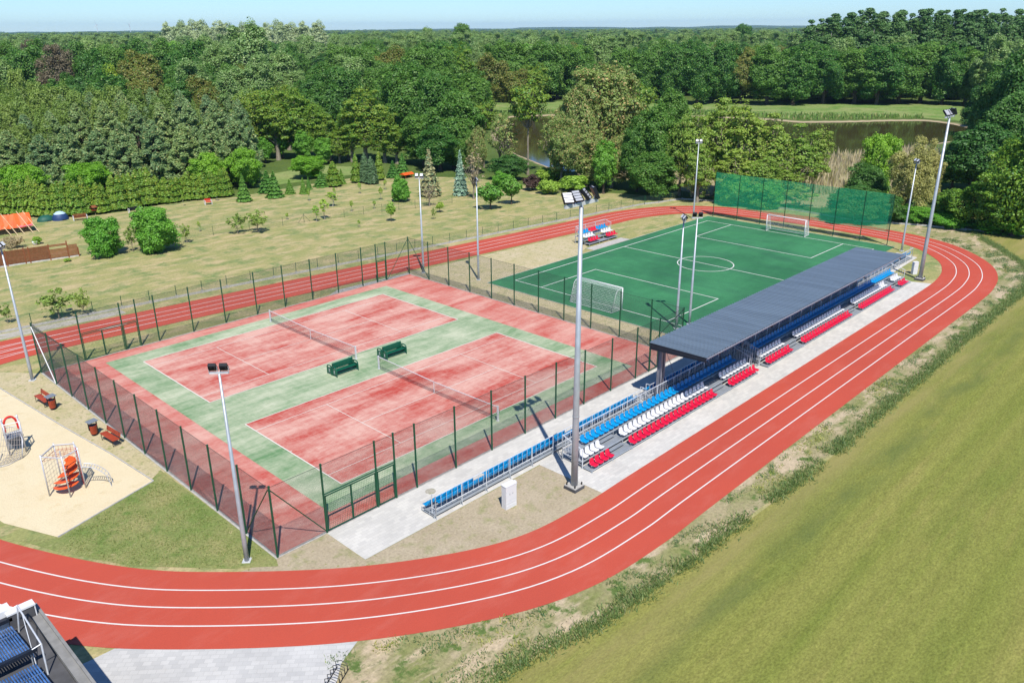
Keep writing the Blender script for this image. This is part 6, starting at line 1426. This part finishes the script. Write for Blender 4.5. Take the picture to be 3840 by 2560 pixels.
FL = {  # group key: (label, category, group phrase)
 'pine': ('grey green pine in the dense stand behind the thuja hedge', 'pine', 'pines behind the hedge'),
 'birch': ('light green birch with pale trunk among the pines on the left', 'birch', 'birches among the pines'),
 'brownL': ('reddish brown nearly leafless tree rising from the forest on the left', 'tree', None),
 'brownM': ('large bronze brown tree behind the pines, left of the tall silvery poplars', 'tree', None),
 'yellowL': ('small yellow green tree beside the large bronze brown tree', 'tree', None),
 'brownS': ('small brown tree far off near the horizon on the left', 'tree', None),
 'oakL': ('green broadleaf tree in the forest behind the pines on the left', 'tree', 'forest trees behind the pines'),
 'silver': ('tall silvery green poplar in the big group left of the meadow gap', 'poplar', 'silvery poplars left of the meadow gap'),
 'robiniaM': ('yellow green robinia with bare trunk in the row in front of the meadow gap', 'robinia', 'robinias in front of the meadow gap'),
 'understory': ('leafy green shrub growing under the robinias by the meadow gap', 'shrub', 'shrubs under the robinias'),
 'robiniaC': ('yellowish robinia between the meadow gap and the dark round trees', 'robinia', 'robinias left of the dark trees'),
 'oakC': ('dark green dense tree in the group left of the pond', 'tree', 'dark trees left of the pond'),
 'oliveC': ('thin olive tree between the dark trees and the bare branched tree by the pond', 'tree', 'thin olive trees by the pond'),
 'bareC': ('tall airy tree with a forked bare trunk standing before the pond', 'tree', None),
 'oliveS': ('sparse half bare tree at the near edge of the pond', 'tree', 'sparse trees at the pond edge'),
 'bigolive': ('olive and rust coloured bushy tree in the big clump before the pond', 'tree', 'olive trees in the big clump before the pond'),
 'yellowC': ('yellow green tree on the right shoulder of the big olive clump', 'tree', None),
 'oakN': ('dark green tree right of the big olive clump, in front of the water', 'tree', 'dark trees in front of the water'),
 'greenN': ('slim fresh green tree at the foot of the big olive clump', 'tree', None),
 'robiniaR': ('yellow olive airy tree behind the left half of the ball net', 'robinia', 'airy trees behind the ball net'),
 'lightgreen': ('bright green young tree in front of the pond right of the reeds', 'tree', None),
 'chestnut': ('dark chestnut like tree below the bright green young tree', 'tree', None),
 'willow': ('pale olive willow left of the small mast in front of the pond', 'willow', 'willows by the pond'),
 'oakR': ('large dark green tree at the right edge beside the pond', 'tree', 'large dark trees at the right edge'),
 'robiniaE': ('yellow green tree with dark gaps at the right edge behind the boundary fence', 'robinia', 'trees behind the fence at the right edge'),
 'oakF': ('round dark green tree in the row on the far bank of the pond', 'tree', 'trees on the far bank of the pond'),
 'brownR': ('bronze tree with bare branches in the row on the far bank', 'tree', None),
 'mixC': ('tree in the forest edge beyond the meadow, centre of the view', 'tree', 'forest trees beyond the meadow'),
 'light': ('slender light green tree standing out of the darker forest beyond the pond', 'tree', 'light trees in the far forest'),
 'tallC': ('tree rising above the forest skyline in the middle of the view', 'tree', 'trees above the skyline'),
 'poplar': ('tall poplar with white branches in the high plantation behind the pond', 'poplar', 'tall poplars behind the pond'),
 'poplarL': ('pale silvery poplar in the far row above the horizon on the left', 'poplar', 'pale poplars above the horizon'),
 'fill': ('broadleaf tree in the forest behind the meadow and pond', 'tree', 'forest trees in the middle distance'),
}
for (gk, sp), lst in FOREST.items():
    lb, ct, gp = FL[gk]
    for x, y, h, w in lst: plant(sp, x, y, h, w, lb, ct, gp or None)
for lb, ct, sp, x, y, h, w in GARDEN:
    plant(sp, x, y, h, w, lb, ct)
for x, y, h, w in HEDGE:
    plant('thuja', x, y, h, w, 'yellow green thuja standing in the dense hedge along the garden lawn', 'thuja', 'thujas in the hedge')

# ------------------------------------------------------------------ far forest, reeds, weeds
def blades(name, pts, hgt, wid, mat, lean=.3, seed=5, per=1, spread=0):
    R = np.random.default_rng(seed); V = []; F = []
    for x, y, s in pts:
        for k in range(per):
            a = R.uniform(0, 2 * PI); px = x + R.normal() * spread; py = y + R.normal() * spread; z = ground_z(px, py)
            h = hgt * s * R.uniform(.6, 1.2); w = wid * s * R.uniform(.7, 1.3); l = lean * h
            dx, dy = math.cos(a), math.sin(a); lx, ly = R.normal() * l, R.normal() * l
            n = len(V); V += [(px - dy * w, py + dx * w, z), (px + dy * w, py - dx * w, z), (px + dy * w * .8 + lx * .5, py - dx * w * .8 + ly * .5, z + h * .6), (px - dy * w * .8 + lx * .5, py + dx * w * .8 + ly * .5, z + h * .6), (px + lx, py + ly, z + h)]
            F += [(n, n + 1, n + 2, n + 3), (n + 3, n + 2, n + 4)]
    b = MB(); b.v = V; b.f = F
    return tag(b.build(name, mat), kind='stuff')
R5 = random.Random(8)
def scatter(poly, n, ok=None):
    xs_ = [p[0] for p in poly]; ys_ = [p[1] for p in poly]; o = []
    t_ = 0
    while len(o) < n and t_ < n * 60:
        t_ += 1; x = R5.uniform(min(xs_), max(xs_)); y = R5.uniform(min(ys_), max(ys_))
        if inside(poly, x, y) and (ok is None or ok(x, y)): o.append((x, y, R5.uniform(.6, 1.4)))
    return o
REED = [(104, -3), (120, 3), (134, 5), (141, 2.5), (160, -4.5), (152, -14), (128, -12), (110, -14), (101, -10)]
rd = blades('reed_bed', scatter(REED, 5200), 1.7, .12, leafmat('dry_reed', c4(.26, .235, .19), c4(.26, .235, .19), c4(.19, .19, .11), (.7, .8)), .15)
tag(rd, 'pale dry reeds between the ball net and the pond', 'reeds')
bank = [(147, 101), (158, 113), (173, 106), (187, 91), (199, 68), (203, 50), (202, 42), (210, 34), (221, 26), (228, 17), (232, 19), (222, 36), (210, 52), (205, 74), (190, 98), (174, 114), (158, 122)]
tag(blades('bank_grass', scatter(bank, 3800), 1.0, .14, leafmat('bank_grass_blades', c4(.085, .15, .04), c4(.085, .15, .04), c4(.17, .17, .09), (.75, .85)), .3), 'tall grass on the far bank of the pond', 'grass')
verge = [(q.x, q.y) for q in near_out if q.x < 79] + [(84.7, -31.5), (86, -33), (82, -40), (77, -43.6), (73, -44.9), (67.5, -45.6), (55, -45.75), (40, -45.9), (22.7, -46.0), (15, -45.8), (7, -45.5), (2.6, -45.2), (.1, -45.0), (-2, -44.5), (-5.2, -44.2), (-8, -44.8), (-8.6, -40)]
from mathutils import noise as mn
def clumpy(x, y): return mn.noise(Vector((x * .35, y * .9, 3))) > .12
def on_verge(x, y): return dist_poly(TRACK_EDGE, x, y) > .35
TRACK_EDGE = [(q.x, q.y) for q in outer[::3]]
wd = leafmat('weed_blades', c4(.050, .098, .045), c4(.050, .098, .045), c4(.12, .16, .05), (.78, .88))
tag(blades('verge_weeds', scatter(verge, 1900, lambda x, y: clumpy(x, y) and on_verge(x, y)), .12, .015, wd, .6, 6, 7, .13), 'green weeds growing in clumps on the strip between track and mown field', 'weeds')
edge = [(q.x, q.y) for q in catmull(FIELD[2:18], 40)]
ep = []
for i in range(9000):
    k = R5.randrange(len(edge) - 1); f_ = R5.random(); x = edge[k][0] * (1 - f_) + edge[k + 1][0] * f_; y = edge[k][1] * (1 - f_) + edge[k + 1][1] * f_
    y += abs(R5.gauss(0, .42)) * (1 if R5.random() < .85 else -.4) - .05; x += R5.uniform(-.4, .4)
    if mn.noise(Vector((x * .25, y * .3, 5))) > -.42: ep.append((x, y, R5.uniform(.6, 1.3)))
tag(blades('edge_grass', ep, .2, .017, leafmat('edge_grass_blades', c4(.072, .118, .042), c4(.072, .118, .042), c4(.13, .15, .06), (.7, .82)), .6, 16, 5, .12), 'longer green grass along the edge of the mown field', 'grass')
yw = leafmat('yellow_weed_blades', c4(.19, .2, .06), c4(.19, .2, .06), c4(.12, .15, .06), (.5, .6))
yp = scatter(verge, 260, lambda x, y: mn.noise(Vector((x * .2, y * .6, 9))) > .24 and on_verge(x, y))
tag(blades('yellow_weeds', yp, .12, .02, yw, .8, 7, 9, .18), 'yellowing weeds on the strip between track and mown field', 'weeds')
gp = [(-7.3, -18.7), (-6.7, -20), (-6.6, -30), (-8.3, -29.4), (-11.6, -25.6), (-13.4, -22.0), (-12.9, -20.7)]
tag(blades('lawn_grass', scatter(gp, 2600), .07, .013, leafmat('lawn_blades', c4(.085, .125, .035), c4(.085, .125, .035), c4(.16, .16, .075), (.6, .75)), .7, 9, 4, .12), 'short tufted grass between the playground and the track', 'grass')

# far forest: crowns set out on scattered points of one object
R6 = np.random.default_rng(4)
CX, CY = -22.4, -62.3; YAW = .7673
pts = []; kinds = []; scl = []
mead_ = [[(135, 94), (120, 78), (150, 85), (190, 60), (205, 20), (228, -5), (284, 20), (261, 50), (240, 80), (226, 109), (203, 132), (191, 150), (150, 130)], [(100, 134), (124, 138), (150, 176), (174, 214), (168, 238), (138, 205)], [(40, 55), (70, 55), (76, 62), (66, 76), (50, 74)]]
ring = [(205, 395, 10, .85), (395, 640, 11.5, 1.0), (640, 1000, 14, 1.05), (1000, 1800, 22, 1.25), (1800, 3600, 42, 1.9), (3600, 8000, 95, 3.6)]
blk = [(o[0], o[1]) for L in FOREST.values() for o in L]
blk = np.array(blk)
for r0, r1, sp, sc in ring:
    n = int((r1 * r1 - r0 * r0) * .5 * 1.36 / sp ** 2 * 1.15)
    rr_ = np.sqrt(R6.uniform(r0 * r0, r1 * r1, n)); th = YAW + R6.uniform(-.68, .68, n)
    X = CX + rr_ * np.cos(th); Y = CY + rr_ * np.sin(th)
    for x, y, d in zip(X, Y, rr_):
        if d < 420 and (inside(POND, x, y) or any(inside(m_, x, y) for m_ in mead_) or x < 60 - y * .1 and y < 100 or y < 0 and x < 190): continue
        if d < 700 and ((blk[:, 0] - x) ** 2 + (blk[:, 1] - y) ** 2).min() < (36 if d < 395 else 60): continue
        pts.append((x, y, 0)); kinds.append(R6.choice(6, p=[.34, .22, .12, .14, .08, .10])); 
        hs = R6.uniform(.72, 1.0) * (.92 if d < 1800 else .85)
        scl.append((sc * R6.uniform(.85, 1.2), sc * R6.uniform(.85, 1.2), hs))
me = bpy.data.meshes.new('far_forest'); me.from_pydata(pts, [], [])
a_ = me.attributes.new('kind_index', 'INT', 'POINT'); a_.data.foreach_set('value', np.array(kinds, dtype=np.int32))
a_ = me.attributes.new('size', 'FLOAT_VECTOR', 'POINT'); a_.data.foreach_set('vector', np.array(scl, dtype=np.float32).ravel())
ff = tag(link('far_forest', me), 'far forest reaching to the horizon behind the nearer trees', 'forest', None, 'stuff')
ng = bpy.data.node_groups.new('forest_points', 'GeometryNodeTree')
ng.interface.new_socket('Geometry', in_out='INPUT', socket_type='NodeSocketGeometry'); ng.interface.new_socket('Geometry', in_out='OUTPUT', socket_type='NodeSocketGeometry')
N = ng.nodes.new; Lk = ng.links.new
gi = N('NodeGroupInput'); go = N('NodeGroupOutput'); jn = N('GeometryNodeJoinGeometry')
na = N('GeometryNodeInputNamedAttribute'); na.data_type = 'INT'; na.inputs[0].default_value = 'kind_index'
ns = N('GeometryNodeInputNamedAttribute'); ns.data_type = 'FLOAT_VECTOR'; ns.inputs[0].default_value = 'size'
rv = N('FunctionNodeRandomValue'); rv.data_type = 'FLOAT_VECTOR'; rv.inputs[0].default_value = (0, 0, 0); rv.inputs[1].default_value = (0, 0, 6.283)
crowns = {}
for o in list(COL.objects):
    if o.name.startswith('crown') and o.data.name not in crowns: crowns[o.data.name] = o
use = ['oak_crown', 'oak_crown.001', 'brown2_crown', 'oak2_crown', 'robinia_crown', 'silver_crown']
for k, nm in enumerate(use):
    src = crowns.get(nm) or crowns['oak_crown.002']
    oi = N('GeometryNodeObjectInfo'); oi.transform_space = 'ORIGINAL'; oi.inputs['Object'].default_value = src; oi.inputs['As Instance'].default_value = True
    cp_ = N('FunctionNodeCompare'); cp_.data_type = 'INT'; cp_.operation = 'EQUAL'
    ii = [s for s in cp_.inputs if s.type == 'INT']; Lk([s for s in na.outputs if s.enabled][0], ii[0]); ii[1].default_value = k
    ip = N('GeometryNodeInstanceOnPoints'); Lk(gi.outputs[0], ip.inputs['Points']); Lk(oi.outputs['Geometry'], ip.inputs['Instance']); Lk(cp_.outputs[0], ip.inputs['Selection'])
    Lk([s for s in ns.outputs if s.enabled][0], ip.inputs['Scale']); Lk(rv.outputs[0], ip.inputs['Rotation']); Lk(ip.outputs[0], jn.inputs[0])
Lk(jn.outputs[0], go.inputs[0])
md = ff.modifiers.new('scatter', 'NODES'); md.node_group = ng

# low hills on the horizon
hb_ = MB(); n = 120; vs = []
for i in range(n + 1):
    th = YAW - .75 + 1.5 * i / n
    for d, hh in ((7200, 0), (8200, 1), (9500, .8)):
        e = 22 + 26 * mn.noise(Vector((th * 9, 2, 0))) + 12 * mn.noise(Vector((th * 31, 5, 0))) + (18 if th < YAW else 0)
        vs.append((CX + d * math.cos(th), CY + d * math.sin(th), max(0, e) * hh * .55 + 6 * hh))
hb_.add(vs, [(i * 3 + k, i * 3 + k + 1, i * 3 + k + 4, i * 3 + k + 3) for i in range(n) for k in range(2)])
M['hill'] = ground('far_woods', (.04, .08, .02, 1), (.06, .1, .03, 1), None, .9, .004, .01, .02, .3, bump=False)
tag(hb_.build('hills', M['hill'], smooth=True), kind='structure')

# air
HAZE = True
if HAZE:
    t = NT('air'); v = t.n('ShaderNodeVolumePrincipled'); v.inputs['Color'].default_value = (.52, .76, 1.0, 1); v.inputs['Density'].default_value = 6.5e-5; v.inputs['Anisotropy'].default_value = .1
    t.l(v.outputs[0], t.out.inputs['Volume'])
    b = MB(); b.box(-9800, -9800, -3, 9800, 9800, 100); tag(b.build('haze', t.m), kind='stuff')

# ------------------------------------------------------------------ light, sky, camera
EL, AZ = rad(55.6), math.atan2(.83, .558)
sd = Vector((math.cos(AZ) * math.cos(EL), math.sin(AZ) * math.cos(EL), -math.sin(EL)))
sl = bpy.data.lights.new('sun', 'SUN'); sl.energy = 5.0; sl.angle = rad(.5); sl.color = (1, .955, .88)
so = bpy.data.objects.new('sun', sl); COL.objects.link(so); so.rotation_euler = sd.to_track_quat('-Z', 'Y').to_euler(); so.location = (0, 0, 90)
wd_ = bpy.data.worlds.new('World'); S.world = wd_; wd_.use_nodes = True
nt = wd_.node_tree; nt.nodes.clear()
sk = nt.nodes.new('ShaderNodeTexSky'); sk.sky_type = 'NISHITA'; sk.sun_disc = False; sk.sun_elevation = EL; sk.sun_rotation = math.atan2(-sd.x, -sd.y)
sk.air_density = 1.0; sk.dust_density = .05; sk.ozone_density = 6; sk.altitude = 100
bg = nt.nodes.new('ShaderNodeBackground'); bg.inputs[1].default_value = .094
wo = nt.nodes.new('ShaderNodeOutputWorld'); tn = nt.nodes.new('ShaderNodeVectorMath'); tn.operation = 'MULTIPLY'; tn.inputs[1].default_value = (.74, .98, 1.24); nt.links.new(sk.outputs[0], tn.inputs[0]); nt.links.new(tn.outputs[0], bg.inputs[0]); nt.links.new(bg.outputs[0], wo.inputs[0])

f_, yaw, pitch, roll, cx, cy, cz = 1856.53696, .767301958, -.369679712, -.00614848187, -22.3834693, -62.2524378, 24.561531
fw = Vector((math.cos(pitch) * math.cos(yaw), math.cos(pitch) * math.sin(yaw), math.sin(pitch)))
r_ = Vector((math.sin(yaw), -math.cos(yaw), 0)); u_ = r_.cross(fw)
r2 = r_ * math.cos(roll) + u_ * math.sin(roll); u2 = -r_ * math.sin(roll) + u_ * math.cos(roll)
cd = bpy.data.cameras.new('camera'); co = bpy.data.objects.new('camera', cd); COL.objects.link(co)
co.matrix_world = Matrix(((r2.x, u2.x, -fw.x, cx), (r2.y, u2.y, -fw.y, cy), (r2.z, u2.z, -fw.z, cz), (0, 0, 0, 1)))
cd.sensor_fit = 'HORIZONTAL'; cd.sensor_width = 36; cd.lens = 36 * f_ / 2352; cd.clip_start = .5; cd.clip_end = 30000
S.camera = co
S.view_settings.view_transform = 'Standard'; S.view_settings.look = 'None'; S.view_settings.gamma = 1; S.view_settings.exposure = .4
S.render.engine = 'CYCLES'
cy_ = S.cycles
cy_.max_bounces = 6; cy_.diffuse_bounces = 3; cy_.glossy_bounces = 2; cy_.transmission_bounces = 3; cy_.transparent_max_bounces = 8; cy_.volume_bounces = 0
cy_.use_denoising = True
